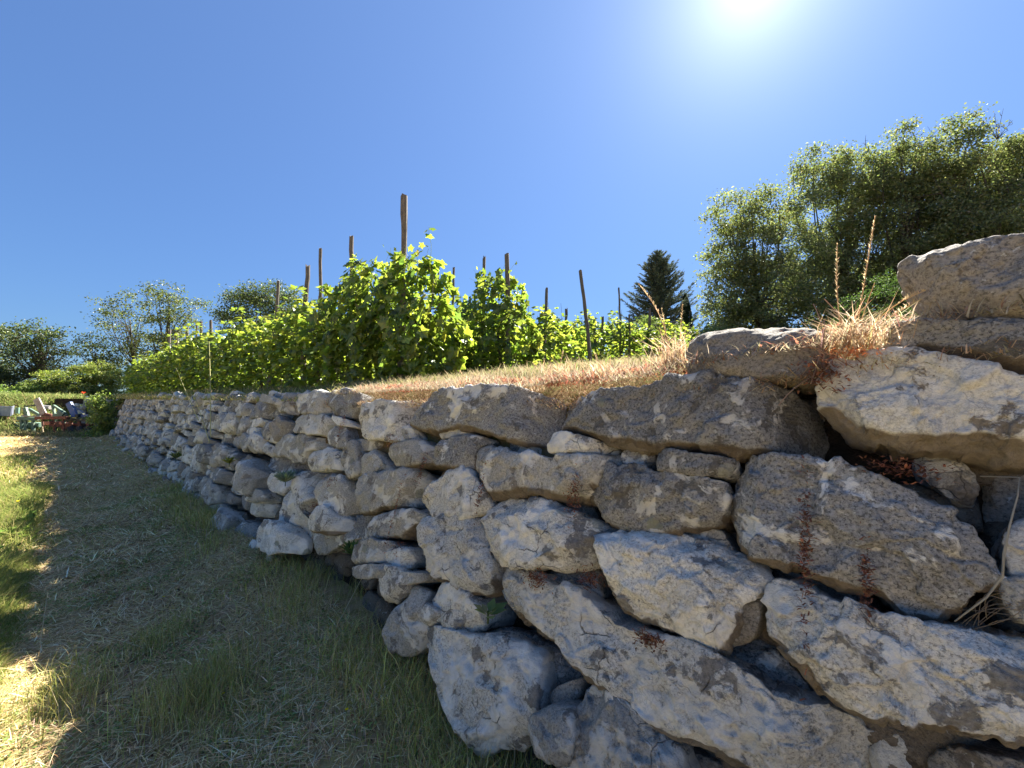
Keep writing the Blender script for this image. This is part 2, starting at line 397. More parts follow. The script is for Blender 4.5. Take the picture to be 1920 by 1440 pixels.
def terr_sheet():
    ts = axis([(-30, -6, 2), (-6, 8, 0.08), (8, 28.6, 0.3)])
    qs = axis([(-0.14, 0.5, 0.08), (0.5, 4, 0.08), (4, 16, 0.4), (16, 130, 4)])
    T, Q = np.meshgrid(ts, qs, indexing='ij')
    P = Q + face_p(T, 1.6)+0.08+0.30*sstep(0.75, 0.35, T)
    X = T*W[0]+P*N[0]; Y = T*W[1]+P*N[1]; Z = terr_z(T, P) - 0.10*sstep(0.35, -0.02, Q)-0.30*sstep(0.0, -0.14, Q)-0.03-0.06*sstep(6, 9, T)*sstep(0.6, 0.1, Q)
    a, b_ = T.shape; idx = np.arange(a*b_).reshape(a, b_)
    q = np.stack([idx[:-1, :-1], idx[:-1, 1:], idx[1:, 1:], idx[1:, :-1]], -1).reshape(-1, 4)
    tri = np.vstack([q[:, [0, 2, 1]], q[:, [0, 3, 2]]]); V = np.stack([X, Y, Z], -1).reshape(-1, 3)
    n = np.cross(V[tri[0, 1]]-V[tri[0, 0]], V[tri[0, 2]]-V[tri[0, 0]])
    if n[2] < 0: tri = tri[:, ::-1]
    link('terrace', tri_mesh('terrace', V, tri, smooth=True), M_TERR, kind='structure')
terr_sheet()
def far_z(T, P, X, Y):
    hi = terr_z(T, np.maximum(P, 0.6)); lo = ground_z(X, Y)-0.05
    w_ = np.maximum(sstep(26.6, 30.0, T)*(P < 0.05), (T > 28.5)*(P >= 0.05))
    return lo+(hi-lo)*w_
sheet('far_bank', axis([(26, 32, 0.25), (32, 60, 1.0), (60, 150, 10)]), axis([(-120, -20, 10), (-20, 0.05, 0.5), (0.1, 20, 0.8), (20, 130, 8)]), far_z, M_TERR, kind='structure')

# ------------------------------------------------------------------ stones
def chaikin(P, n=1):
    for _ in range(n):
        Q = np.roll(P, -1, 0); P = np.stack([P*0.86+Q*0.14, P*0.14+Q*0.86], 1).reshape(-1, 2)
    return P
def resample(P, m):
    Q = np.vstack([P, P[:1]]); d = np.r_[0, np.cumsum(np.linalg.norm(np.diff(Q, axis=0), axis=1))]
    s = np.linspace(0, d[-1], m, endpoint=False)
    return np.stack([np.interp(s, d, Q[:, 0]), np.interp(s, d, Q[:, 1])], -1)
def stone_mesh(name, poly, m, rings, depth, seed, chamfer=0.0, flat=0.5, backclose=True, rough=1.0):
    r = np.random.default_rng(seed)
    P = resample(chaikin(np.array(poly), 1), m)
    c = P.mean(0); Pc = P-c
    ev, evec = np.linalg.eigh(np.cov(Pc.T)); mj = evec[:, 1]; mn = evec[:, 0]
    a = np.abs(Pc@mj).max(); b_ = np.abs(Pc@mn).max(); size = 2*b_
    P = P + 0.030*size*perlin(np.c_[P*(2.6/size), np.full(m, seed*1.37)])[:, None]*(Pc/(np.linalg.norm(Pc, axis=1)[:, None]+1e-6))
    P = P + 0.004*min(1, size/0.15)*perlin(np.c_[P*70, np.full(m, seed*0.7)])[:, None]*(Pc/(np.linalg.norm(Pc, axis=1)[:, None]+1e-6))
    P = P + 0.020*size*perlin(np.c_[P*(9/size), np.full(m, seed*2.1)])[:, None]*(Pc/(np.linalg.norm(Pc, axis=1)[:, None]+1e-6))
    L = max(0, a-b_)*0.95
    q = c + np.clip(Pc@mj, -L, L)[:, None]*mj
    s = np.linspace(0, 1, rings); rho = 1-(1-s)**1.35
    UV = q[None]+(P-q)[None]*rho[:, None, None]
    e = (1-rho)[:, None]*np.linalg.norm(P-q, axis=1)[None]
    bev = min(0.12*b_, 0.020)*(0.6+0.7*r.random())
    k = np.clip(e/bev, 0, 1)
    z = -bev*0.75*(1-np.sqrt(1-(1-k)**2))
    z = z + 0.02*b_*(1-rho[:, None]**2)
    X = UV-c
    for i in range(12):
        th = r.random()*2*math.pi; d = np.array([math.cos(th), math.sin(th)])
        sup = (Pc@d).max(); cc = sup*(0.45+0.5*r.random()); sl_ = (0.15+0.9*r.random())*(1-flat*0.5)
        z = z - sl_*np.maximum(0, X@d-cc)
    z = z + X@(r.normal(size=2)*0.05*(1-flat*0.5))
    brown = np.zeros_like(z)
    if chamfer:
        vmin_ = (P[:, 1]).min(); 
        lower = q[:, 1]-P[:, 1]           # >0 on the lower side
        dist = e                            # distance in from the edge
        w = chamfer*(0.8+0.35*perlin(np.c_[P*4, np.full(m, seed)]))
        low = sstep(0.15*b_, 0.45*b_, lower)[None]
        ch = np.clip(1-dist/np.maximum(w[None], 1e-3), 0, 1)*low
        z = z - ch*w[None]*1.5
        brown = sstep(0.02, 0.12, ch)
    V3 = np.concatenate([UV, z[..., None]], -1)
    # sides
    kk = 6; zs = V3[-1, :, 2]; side = []
    for j in range(1, kk+1):
        f_ = j/kk; pr = 1-0.16*f_**1.3
        uv = q+(P-q)*pr
        side.append(np.c_[uv, zs-(zs+depth)*f_**1.1])
    back = []
    for pr in ((0.55, 0.0) if backclose else ()):
        back.append(np.c_[q+(P-q)*0.84*pr, np.full(m, -depth-0.02)])
    A = np.concatenate([V3, np.array(side)]+([np.array(back)] if back else []))
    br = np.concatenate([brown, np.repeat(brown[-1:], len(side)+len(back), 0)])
    S = A.reshape(-1, 3)+seed*3.17
    nv = np.stack([fbm(S*(2.2/size)+11, 3), fbm(S*(2.2/size)+57, 3), fbm(S*(2.2/size)+91, 3)], -1)*0.022*size
    amp = rough*min(1.0, size/0.25)
    f1 = fbm(S*11+5, 4, 0.55)
    led = sstep(-0.03, 0.05, perlin(S*6.5+33)+0.35*perlin(S*19))*0.015*amp     # flaked ledges
    big = -sstep(-0.02, 0.02, perlin(S*(1.7/size)+7)+0.12*perlin(S*(7/size)))*0.045*size*(0.5+0.5*(1-flat)) - sstep(-0.015, 0.015, perlin(S*(3.1/size)+71)+0.15*perlin(S*(11/size)))*0.022*size
    # strata: thin beds along the long axis
    Sl = A.reshape(-1, 3); coord = (Sl[:, :2]-c)@mn
    bed = np.abs(((coord*26+1.6*f1) % 1)-0.5)*0.006*amp*sstep(0.0, 0.3, perlin(S*3+71))
    zz = f1*0.010*amp + led + bed + 0.004*fbm(S*42, 2)*amp
    fr = np.zeros(len(A)); 
    rr = np.r_[rho**5, np.ones(len(side)+len(back))]
    out = (P-q)/(np.linalg.norm(P-q, axis=1)[:, None]+1e-6)
    dirv = np.concatenate([out[None]*rr[:, None, None]*np.ones((len(A), 1, 1)), np.broadcast_to((1-rr*0.6)[:, None, None], (len(A), m, 1))], -1).reshape(-1, 3)
    nv[:, :2] *= 0.45
    V = A.reshape(-1, 3)+nv+zz[:, None]*dirv
    V[:, 2] += big*np.repeat(1-rr**2, m)
    # weld the spine
    R_ = len(A); idx = np.arange(R_*m).reshape(R_, m); j2 = np.roll(idx, -1, 1)
    qd = np.stack([idx[:-1], j2[:-1], j2[1:], idx[1:]], -1).reshape(-1, 4)
    tri = np.vstack([qd[:, [0, 3, 2]], qd[:, [0, 2, 1]]])
    sp = np.round(A[0, :, :2], 5); _, inv = np.unique(sp, axis=0, return_inverse=True); inv = np.ravel(inv)
    rep = np.zeros(inv.max()+1, int)
    for jj in range(m): rep[inv[jj]] = jj
    mp = np.arange(R_*m); mp[:m] = rep[inv]
    if back: mp[(R_-1)*m:] = (R_-1)*m+rep[inv]
    tri = mp[tri]
    ok = (tri[:, 0] != tri[:, 1]) & (tri[:, 1] != tri[:, 2]) & (tri[:, 0] != tri[:, 2]); tri = tri[ok]
    used, tri = np.unique(tri, return_inverse=True); tri = tri.reshape(-1, 3)
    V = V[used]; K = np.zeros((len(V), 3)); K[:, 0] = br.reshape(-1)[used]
    # orientation: poly may be clockwise
    ar = 0.5*np.sum(P[:, 0]*np.roll(P[:, 1], -1)-np.roll(P[:, 0], -1)*P[:, 1])
    if ar < 0: tri = tri[:, ::-1]
    return V, tri, K
EU = -W
EV = (N*0.3+np.array([0, 0, 1.0])); EV /= np.linalg.norm(EV)
EN = np.cross(EU, EV)
FR = np.stack([EU, EV, EN], -1)
def frame_matrix(o, fr=FR):
    M = Matrix.Identity(4)
    for i in range(3):
        for j in range(3): M[i][j] = fr[i, j]
        M[i][3] = o[i]
    return M

wall = empty('dry_stone_wall', tp(4, 1.1, 0.0), 'long rough grey dry stone wall holding up the vineyard terrace', 'stone wall')
WALL_INV = wall.matrix_world.inverted()
def put_stone(V, tri, K, origin, mat, parent, name='stone', label=None, fr=FR):
    me = tri_mesh(name, V, tri, K, smooth=True)
    o = link(name, me, mat, parent)
    M = frame_matrix(origin, fr)
    o.matrix_world = M if parent is None else Matrix.Identity(4)
    if parent is not None: o.matrix_basis = Matrix.Translation(-Vector(parent.location)) @ M
    if label: o['label'] = label
    return o

# traced stones: class, offset towards the viewer, depth, chamfer, outline in photo pixels
ST = [
('D',.05,.40,.03,'1014,770 1018,748 1035,742 1080,735 1130,727 1180,722 1225,712 1255,706 1300,702 1355,702 1420,706 1470,716 1510,722 1542,742 1550,775 1550,805 1530,848 1500,850 1440,846 1380,847 1330,842 1280,840 1192,837 1150,830 1117,822 1080,810 1040,803 1012,806'),
('D',.06,.40,.015,'762,745 780,735 855,727 890,722 940,716 970,727 1015,735 1022,775 1014,832 977,827 940,820 890,807 852,800 815,807 780,800 754,790 752,765'),
('L',.04,.35,0,'655,775 670,757 715,750 758,747 764,767 752,782 752,817 712,824 670,817 648,810'),
('M',.00,.30,0,'752,790 778,802 784,820 755,822 748,808'),
('D',.02,.35,0,'600,735 640,728 672,735 668,757 652,783 615,775 606,752'),
('M',.05,.35,0,'548,742 560,733 608,730 612,745 608,770 590,774 552,772'),
('M',.02,.35,0,'505,745 530,735 553,738 552,765 535,772 510,768'),
('L',.04,.30,0,'530,792 545,780 590,776 615,780 630,795 617,812 590,815 550,808 530,802'),
('L',.04,.25,0,'500,790 515,784 528,786 530,803 515,804 502,798'),
('G',.05,.25,0,'614,776 645,785 650,797 630,796'),
('D',.04,.30,0,'602,820 620,800 640,795 650,815 647,840 630,840 610,830'),
('M',.02,.35,0,'500,835 530,818 560,815 600,820 612,832 600,840 575,842 566,862 545,865 520,852 502,845'),
('L',.05,.30,0,'570,862 590,842 620,838 632,845 636,870 628,880 600,880 575,880'),
('L',.03,.25,0,'502,905 508,888 528,885 533,900 520,925 508,922'),
('L',.02,.40,0,'512,1000 512,960 520,930 545,905 565,882 580,885 590,910 575,935 562,955 568,975 560,1000 540,1005 525,1000'),
('L',.08,.40,.02,'558,975 580,950 600,945 614,960 628,985 622,998 590,1000 568,995'),
('M',.05,.40,0,'580,900 600,890 635,890 642,900 642,952 625,965 600,950 590,930'),
('M',.03,.30,0,'634,850 645,820 664,830 668,850 665,890 642,893'),
('M',.02,.30,0,'665,850 700,845 710,858 722,880 700,890 668,890'),
('M',.06,.30,.01,'710,855 735,835 780,822 800,838 805,855 790,870 750,877 725,872'),
('D',.06,.30,.01,'798,830 830,822 885,812 908,820 885,835 883,860 878,880 850,874 810,872 799,862 805,848'),
('L',.02,.20,0,'815,815 850,803 885,806 880,812 850,819 825,823'),
('M',-.03,.20,0,'660,836 660,825 700,825 717,830 700,843 680,846'),
('M',.04,.35,.01,'642,960 640,905 650,895 700,887 735,882 775,876 786,900 782,940 760,950 720,952 690,960 662,962'),
('L',.06,.40,0,'783,945 785,910 800,885 830,875 870,878 885,895 895,910 907,940 900,958 880,964 850,969 815,966 795,960'),
('M',.07,.35,.03,'882,835 915,833 960,845 1010,855 1060,850 1110,848 1140,845 1142,868 1125,880 1105,905 1098,932 1075,935 1040,936 1000,926 955,924 905,930 895,905 882,895 880,865'),
('L',.06,.25,0,'1010,810 1060,810 1110,820 1130,830 1136,840 1100,847 1060,846 1020,846 1013,830'),
('D',-.02,.20,0,'1160,852 1180,840 1225,848 1225,877 1190,872 1165,866'),
('D',.06,.25,0,'1227,842 1240,838 1300,848 1372,856 1376,880 1365,893 1320,890 1260,883 1228,880 1224,862'),
('D',.04,.40,.01,'1108,875 1140,868 1180,868 1224,881 1260,886 1320,894 1358,900 1360,940 1352,990 1300,994 1240,993 1180,994 1150,986 1115,966 1100,945 1098,915'),
('D',.06,.50,.02,'1362,895 1385,880 1400,855 1420,849 1500,853 1570,868 1640,895 1720,930 1790,958 1830,990 1870,1040 1880,1080 1850,1120 1805,1155 1765,1173 1700,1168 1650,1122 1590,1105 1530,1082 1450,1052 1400,1047 1368,1022 1352,990 1350,940'),
('G',.05,.50,.035,'1540,720 1555,690 1590,668 1660,660 1720,657 1780,668 1850,682 1920,690 2000,700 2060,740 2040,800 1960,845 1900,848 1830,838 1780,840 1700,834 1640,824 1600,808 1565,775 1545,750'),
('D',.03,.45,.03,'1655,640 1668,595 1700,588 1760,597 1830,600 1920,590 2000,585 2080,600 2080,670 2000,690 1910,687 1850,677 1780,662 1720,655 1665,660'),
('B',.05,.24,.0,'1690,472 1722,460 1760,457 1800,452 1818,442 1850,437 1900,430 1960,425 2060,430 2090,480 2080,560 2040,582 1900,582 1840,580 1800,576 1772,562 1745,543 1722,520 1702,495'),
('B',-.02,.22,.0,'1738,548 1800,552 1830,560 1815,601 1780,602 1765,598 1755,575'),
('B',.02,.32,.0,'1275,650 1290,625 1350,608 1420,601 1500,602 1545,603 1562,625 1560,660 1545,690 1490,700 1400,705 1330,706 1285,700 1275,680'),
('M',-.10,.25,0,'1715,860 1740,842 1775,838 1800,860 1832,890 1840,915 1830,947 1800,942 1760,917 1725,888'),
('B',-.20,.25,0,'1835,880 1900,850 1980,850 2000,950 1960,1020 1900,1060 1865,1020 1845,960'),
('G',.00,.30,0,'1885,1060 1895,1010 1920,985 2000,955 2080,1000 2080,1080 2000,1110 1940,1100 1900,1085'),
('M',.03,.30,0,'1893,1130 1890,1090 1920,1080 2000,1110 2060,1150 1980,1185 1920,1168'),
('L',.07,.50,.02,'1432,1112 1455,1098 1500,1105 1560,1122 1640,1152 1700,1174 1780,1182 1850,1192 1930,1207 2050,1235 2100,1300 2080,1400 2000,1425 1920,1412 1850,1399 1790,1381 1700,1366 1600,1349 1560,1336 1520,1300 1490,1250 1442,1200 1430,1160'),
('L',.07,.40,.02,'1107,995 1120,988 1180,995 1250,1005 1300,1018 1370,1040 1410,1055 1428,1090 1428,1110 1392,1140 1376,1200 1342,1226 1320,1223 1270,1196 1200,1170 1150,1142 1130,1112 1120,1060'),
('B',-.02,.30,0,'1370,1130 1420,1105 1428,1130 1422,1185 1400,1207 1355,1218'),
('L',.03,.50,.03,'914,1068 940,1060 985,1072 1020,1090 1060,1098 1100,1128 1150,1168 1200,1186 1270,1206 1340,1235 1400,1265 1440,1295 1490,1325 1560,1346 1600,1370 1630,1410 1645,1450 1640,1520 1500,1520 1360,1442 1325,1422 1250,1387 1190,1342 1110,1282 1040,1216 980,1180 935,1145 915,1110'),
('L',.07,.35,0,'900,975 905,955 925,936 960,932 1000,935 1030,950 1070,965 1105,985 1116,1010 1110,1045 1095,1067 1060,1079 1030,1070 990,1062 950,1059 920,1050 905,1010'),
('L',.08,.40,.02,'762,1000 775,978 820,968 850,963 885,975 893,1000 905,1020 913,1060 912,1100 900,1113 870,1118 845,1106 820,1091 790,1081 768,1068 770,1030'),
('M',.05,.35,.01,'675,1005 683,972 720,963 770,951 795,968 765,990 750,1007 720,1010 690,1009'),
('M',.10,.30,0,'640,1052 650,1025 690,1010 720,1014 735,1030 720,1048 690,1056 660,1058'),
('L',.06,.25,0,'715,1040 730,1025 760,1025 766,1050 755,1067 735,1060'),
('M',.12,.25,0,'643,1067 680,1059 725,1056 730,1075 700,1085 665,1083'),
('L',.10,.25,0,'705,1110 705,1080 720,1063 745,1068 750,1090 740,1115 722,1130 708,1128'),
('M',.08,.20,0,'735,1078 760,1070 787,1076 782,1092 755,1098 738,1092'),
('M',.08,.30,0,'720,1190 718,1160 740,1125 765,1105 787,1115 782,1140 794,1170 787,1200 770,1222 745,1236 728,1215'),
('L',.06,.30,0,'790,1130 795,1095 820,1087 860,1100 880,1120 896,1150 893,1177 875,1193 850,1181 820,1162 795,1150'),
('M',.08,.25,0,'782,1135 797,1130 815,1145 818,1165 800,1176 787,1160'),
('L',.08,.45,0,'780,1212 790,1184 825,1178 870,1190 920,1196 960,1212 985,1242 990,1290 985,1342 960,1388 930,1422 880,1427 840,1402 820,1352 795,1322 783,1270'),
('M',.05,.35,0,'1058,1400 1075,1340 1095,1290 1130,1288 1160,1330 1185,1370 1230,1385 1260,1422 1280,1510 1050,1510'),
('M',.10,.25,0,'982,1372 1000,1336 1030,1322 1062,1340 1070,1375 1060,1422 1050,1442 1010,1416 990,1400'),
('B',-.02,.22,0,'1023,1332 1030,1300 1060,1280 1087,1270 1080,1312 1055,1338'),
('M',.03,.22,0,'1112,1284 1140,1290 1175,1318 1205,1348 1242,1382 1190,1373 1160,1345 1130,1312'),
('G',-.12,.25,0,'1625,1410 1650,1385 1690,1375 1720,1395 1722,1430 1690,1450 1640,1448'),
('B',-.10,.30,0,'1735,1430 1790,1400 1880,1425 1980,1440 1980,1560 1735,1560'),
('L',.12,.25,0,'475,1000 485,978 505,975 520,985 530,1010 525,1037 500,1037 478,1022'),
('M',.02,.25,0,'895,930 912,927 925,934 905,950 902,965 896,958'),
('D',-.06,.25,0,'1010,1090 1035,1070 1085,1075 1112,1070 1125,1120 1110,1130 1070,1120'),
('D',-.04,.25,0,'940,820 985,828 1012,836 1010,856 975,850 940,842'),
('B',-.08,.25,0,'1000,930 1045,935 1098,932 1105,975 1060,962 1025,948'),
('M',-.06,.25,0,'1350,990 1370,1025 1400,1048 1300,1018 1240,1003 1245,992'),
('B',-.10,.25,0,'1430,1060 1540,1085 1600,1110 1650,1130 1690,1172 1560,1125 1440,1100'),
('D',-.10,.25,0,'900,1180 985,1186 1045,1225 1110,1285 1060,1280 1020,1300 992,1290 985,1240 930,1200'),
('B',-.12,.25,0,'1190,1345 1250,1390 1330,1425 1360,1450 1290,1500 1240,1420'),
('D',-.12,.25,0,'1440,1205 1488,1255 1518,1300 1555,1338 1490,1322 1400,1262 1345,1232 1385,1200'),
('D',-.10,.25,0,'505,850 570,866 545,900 512,925 488,900 490,870'),
('M',-.08,.25,0,'560,1000 625,1000 640,965 665,965 680,1000 640,1020 600,1040 560,1030'),
('D',-.12,.25,0,'620,980 680,965 760,955 760,1010 640,1020'),
]
traced = []
def parse(s): return [tuple(float(v) for v in q.split(',')) for q in s.split()]
for i, (cls, off, dep, cham, s) in enumerate(ST):
    pp = parse(s); pw = np.array([on_face(x, y, off) for x, y in pp])
    traced.append(np.array(pp))
    o0 = pw.mean(0); loc = (pw-o0) @ FR
    px = np.array(pp); per = np.sum(np.linalg.norm(px-np.roll(px, -1, 0), axis=1))
    mnr = math.sqrt(max(1, min(np.ptp(px[:, 0]), np.ptp(px[:, 1]))))
    m = int(np.clip(per/4.2, 40, 300)); rg = int(np.clip(mnr**2/7.5, 8, 40))
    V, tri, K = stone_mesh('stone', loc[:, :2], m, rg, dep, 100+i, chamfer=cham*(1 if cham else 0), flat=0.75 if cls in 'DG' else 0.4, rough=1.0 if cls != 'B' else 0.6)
    put_stone(V, tri, K, o0, SM[cls], wall)
def in_poly(x, y, P):
    a = P; b_ = np.roll(P, -1, 0)
    c = ((a[:, 1] > y) != (b_[:, 1] > y)) & (x < (b_[:, 0]-a[:, 0])*(y-a[:, 1])/(b_[:, 1]-a[:, 1]+1e-9)+a[:, 0])
    return c.sum() % 2 == 1
def project(v):
    d = v-np.array([0, 0, EYE]); cy = math.cos(PITCH); sy = math.sin(PITCH)
    z = d[1]*cy+d[2]*sy; u = -d[1]*sy+d[2]*cy
    return (960+F*d[0]/z, 720-F*u/z) if z > 0.02 else (-9999, -9999)
# the rest of the wall: irregular courses beyond and around the traced stones
def frame_at(t):
    k = 0.0 if t < 8 else -0.018
    w = W+k*N; w /= np.linalg.norm(w); eu = -w; ev = EV-(EV@eu)*eu; ev /= np.linalg.norm(ev)
    return np.stack([eu, ev, np.cross(eu, ev)], -1)
infill = MB(); nst = len(ST); far_mb = MB()
r = np.random.default_rng(21)
cands = []
def add_course_stones(t0, t1, zlo, ztop_f, lmin, lmax, hmean, maker):
    z = zlo; ci = 0
    while True:
        h = hmean*(0.75+0.5*r.random()); t = t0-r.random()*0.4
        if z+h*0.5 > ztop_f(t0): break
        while t < t1:
            ln = lmin+(lmax-lmin)*r.random(); zt = ztop_f(t+ln/2)
            zz = z+0.06*float(perlin(np.array([t*0.9, ci*3.1, 1.5]))); hh = h*(0.85+0.4*r.random())
            split = r.random() < 0.28
            if zz+hh > zt-0.09: hh = zt-zz+0.03*r.normal()
            if hh > 0.05: maker(t+ln/2, zz+hh/2, ln, hh, split)
            t += ln
        z += h; ci += 1
def stone_poly(ln, hh):
    k = 10; th = (np.arange(k)+0.35*r.normal(size=k)*0.6)/k*2*math.pi
    e = 0.28+0.25*r.random()
    x = np.sign(np.cos(th))*np.abs(np.cos(th))**e*ln*0.485; y = np.sign(np.sin(th))*np.abs(np.sin(th))**e*hh*0.485
    P = np.stack([x, y], -1)*(1+0.10*r.normal(size=(k, 1)))
    a = r.normal()*0.12; R2 = np.array([[math.cos(a), -math.sin(a)], [math.sin(a), math.cos(a)]])
    return P@R2.T
_cls = ['M', 'L', 'D', 'M', 'B', 'M', 'D', 'L']
def place_auto(t, z, ln, hh, off, res, seed, out=None, dep=0.3):
    fr = frame_at(t); p = face_p(t, z)-off; o = tp(t, p, z)
    V, tri, K = stone_mesh('stone', stone_poly(ln, hh), res[0], res[1], dep, seed, flat=0.25, rough=1.1)
    if out is None: cands.append((t, V, tri, K, o, fr))
    else: out.add(V@fr.T+o, tri, K)
def mk_far(t, z, ln, hh, split):
    off = 0.03+0.055*r.normal()
    near = t < 12; res = (30, 8) if near else (16, 5)
    parts = [(t, z, ln, hh)] if not split or hh < 0.14 else [(t, z-hh*0.25, ln, hh*0.5), (t, z+hh*0.25, ln*0.9, hh*0.5)]
    for (a, b_, c_, d_) in parts: place_auto(a, b_, c_, d_, off+0.02*r.normal(), res, int(r.integers(1e5)))
add_course_stones(4.7, 21.6, 0.12, lambda t: 1.65+0.017*(t-4.5), 0.28, 0.62, 0.21, mk_far)
# lower and right-hand stones beside the traced area (outside the photograph or barely in it)
def mk_side(t, z, ln, hh, split):
    ok = True
    c0 = tp(t, face_p(t, z), z); x, y = project(c0)
    for du in (-.45, 0, .45):
        for dv in (-.45, 0, .45):
            v = c0+EU*du*ln+EV*dv*hh; q = project(v)
            if any(in_poly(q[0], q[1], P) for P in traced): ok = False
            if 560 < q[0] < 1990 and 600 < q[1] < 1405: ok = False
    if ok and not (t > 2.6 and z > 0.35): place_auto(t, z, ln, hh, 0.04+0.03*r.normal(), (44, 10), int(r.integers(1e5)))
add_course_stones(-5.0, 3.0, 0.0, lambda t: 1.62 if t > -0.35 else 1.85, 0.4, 0.85, 0.28, mk_side)
cands.sort(key=lambda c: c[0])
for k, (t, V, tri, K, o, fr) in enumerate(cands):
    cls = _cls[int(r.integers(len(_cls)))]
    if nst < 300: put_stone(V, tri, K, o, SM[cls], wall, fr=fr); nst += 1
    else: far_mb.add(V@fr.T+o, tri, K)
base_off = -np.array(wall.location)
if far_mb.V:
    f_ = link('far_stone', far_mb.mesh('far_stone', True), M_MID, wall, kind='stuff'); f_.location = tuple(base_off)
# hearting: smaller set-back stones behind the joints
def mk_in(t, z, ln, hh, split): place_auto(t, z, ln, hh, -0.19+0.03*r.normal(), (16, 5), int(r.integers(1e5)), infill, 0.12)
add_course_stones(-5.0, 21.0, 0.0, lambda t: 1.5, 0.14, 0.34, 0.12, mk_in)
f_ = link('hearting_stone', infill.mesh('hearting_stone', True), M_HEART, wall, kind='stuff'); f_.location = tuple(base_off)
# earth core behind everything
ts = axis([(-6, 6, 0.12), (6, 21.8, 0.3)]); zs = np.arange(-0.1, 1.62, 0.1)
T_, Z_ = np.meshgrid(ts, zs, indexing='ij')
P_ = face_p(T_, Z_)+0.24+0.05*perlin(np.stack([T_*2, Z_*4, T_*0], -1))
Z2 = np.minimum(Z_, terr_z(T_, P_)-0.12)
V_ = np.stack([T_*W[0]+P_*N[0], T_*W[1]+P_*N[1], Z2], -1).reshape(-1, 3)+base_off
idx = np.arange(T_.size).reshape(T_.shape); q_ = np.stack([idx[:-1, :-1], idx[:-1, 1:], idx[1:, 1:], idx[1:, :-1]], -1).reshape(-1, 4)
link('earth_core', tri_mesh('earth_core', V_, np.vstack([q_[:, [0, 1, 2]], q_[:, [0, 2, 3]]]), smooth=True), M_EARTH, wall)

# loose stones lying at the foot of the wall
def loose(px, py, w_, label, cls, seed, Y=None):
    d = ray(px, py); s = (EYE-0.12)/(-d[2]); v = np.array([0, 0, EYE])+s*d
    v[2] = float(ground_z(v[0], v[1])); 
    rr = np.random.default_rng(seed); k = 9; th = np.arange(k)/k*2*math.pi
    P = np.stack([np.cos(th)*w_*0.5, np.sin(th)*w_*0.36], -1)*(1+0.12*rr.normal(size=(k, 1)))
    V, tri, K = stone_mesh('loose_stone', P, 40, 10, w_*0.5, seed, flat=0.3)
    o = put_stone(V, tri, K, v+np.array([0, 0, w_*0.22]), SM[cls], None, 'loose_stone')
    o['label'] = label; o['category'] = 'stone'; o['group'] = 'loose stones at the foot of the wall'
loose(585, 1058, 0.17, 'rounded grey stone lying loose below the dark hollow of the wall', 'G', 501)
loose(468, 1052, 0.15, 'small bluish loose stone in dry grass left of the wall foot', 'G', 502)
loose(536, 1048, 0.16, 'small knobbly pale stone half sunk in grass between two loose ones', 'L', 503)
loose(500, 1075, 0.10, 'tiny pale stone lowest in the grass by the wall foot', 'L', 504)
loose(330, 888, 0.55, 'flat pale stone fallen furthest along the shaded wall foot', 'L', 505)

# far return wall
ret = empty('return_wall', tp(28.4, 0.5, 0.2), 'short dark shaded stone wall end behind the blue farm implement', 'stone wall')
frr = np.stack([N, np.array([0, 0, 1.0]), np.cross(N, [0, 0, 1.0])], -1)   # faces back along the wall
for j in range(6):
    u = -0.9
    while u < 1.3:
        ln = 0.3+0.35*r.random(); z = 0.35+j*0.27; zm = 1.95-max(0, -0.1-u)*0.9
        if z+0.1 < zm:
            V, tri, K = stone_mesh('stone', stone_poly(ln, 0.29), 16, 5, 0.3, int(r.integers(1e5)), flat=0.2)
            o = tp(28.35+0.05*r.normal(), 0.2+u+ln/2, z)
            put_stone(V, tri, K, o, M_DARK if r.random() < 0.6 else M_MID, ret, fr=frr)
        u += ln*0.96
Vb, Tb = box(0, 0, 0, 2.4, 0.5, 1.75, np.array([[N[0], W[0], 0], [N[1], W[1], 0], [0, 0, 1.0]]))
link('earth_core', tri_mesh('earth_core', Vb+tp(0.55, 0.0, 0.75), Tb), M_EARTH, ret)

# ------------------------------------------------------------------ leaves
def grape_leaf():
    th = np.radians([0, 22, 40, 62, 84, 108, 130, 152, 172, 188, 208, 230, 252, 276, 298, 320, 338])
    rr = np.array([1.0, .72, .62, .92, .60, .55, .78, .62, .20, .20, .62, .78, .55, .60, .92, .62, .72])
    x = rr*np.cos(th)*0.5; y = rr*np.sin(th)*0.5
    z = -0.22*np.abs(y)-0.25*(x**2+y**2)+0.03*np.cos(5*th)
    V = np.vstack([[0, 0, 0.0], np.stack([x, y, z], -1)]); k = len(th)
    return V, np.array([(0, 1+i, 1+(i+1) % k) for i in range(k)])
def vine_leaf_lo():
    V = np.array([(0, 0, 0), (.5, 0, -.06), (.2, .42, -.13), (-.28, .36, -.12), (-.1, 0, .01), (-.28, -.36, -.12), (.2, -.42, -.13)], float)
    return V, np.array([(0, 1, 2), (0, 2, 3), (0, 3, 4), (0, 4, 5), (0, 5, 6), (0, 6, 1)])
GLV, GLT = grape_leaf(); GLL = vine_leaf_lo()
TLV = np.array([(0, -.5, 0), (.26, 0, .06), (0, .5, 0), (-.26, 0, .06)], float); TLT = np.array([(0, 1, 2), (0, 2, 3)])
VINE_COLS = [(0.105, 0.155, 0.035), (0.13, 0.185, 0.04), (0.075, 0.12, 0.03), (0.185, 0.225, 0.055), (0.055, 0.095, 0.028)]
VINE_W = [.32, .28, .2, .08, .12]

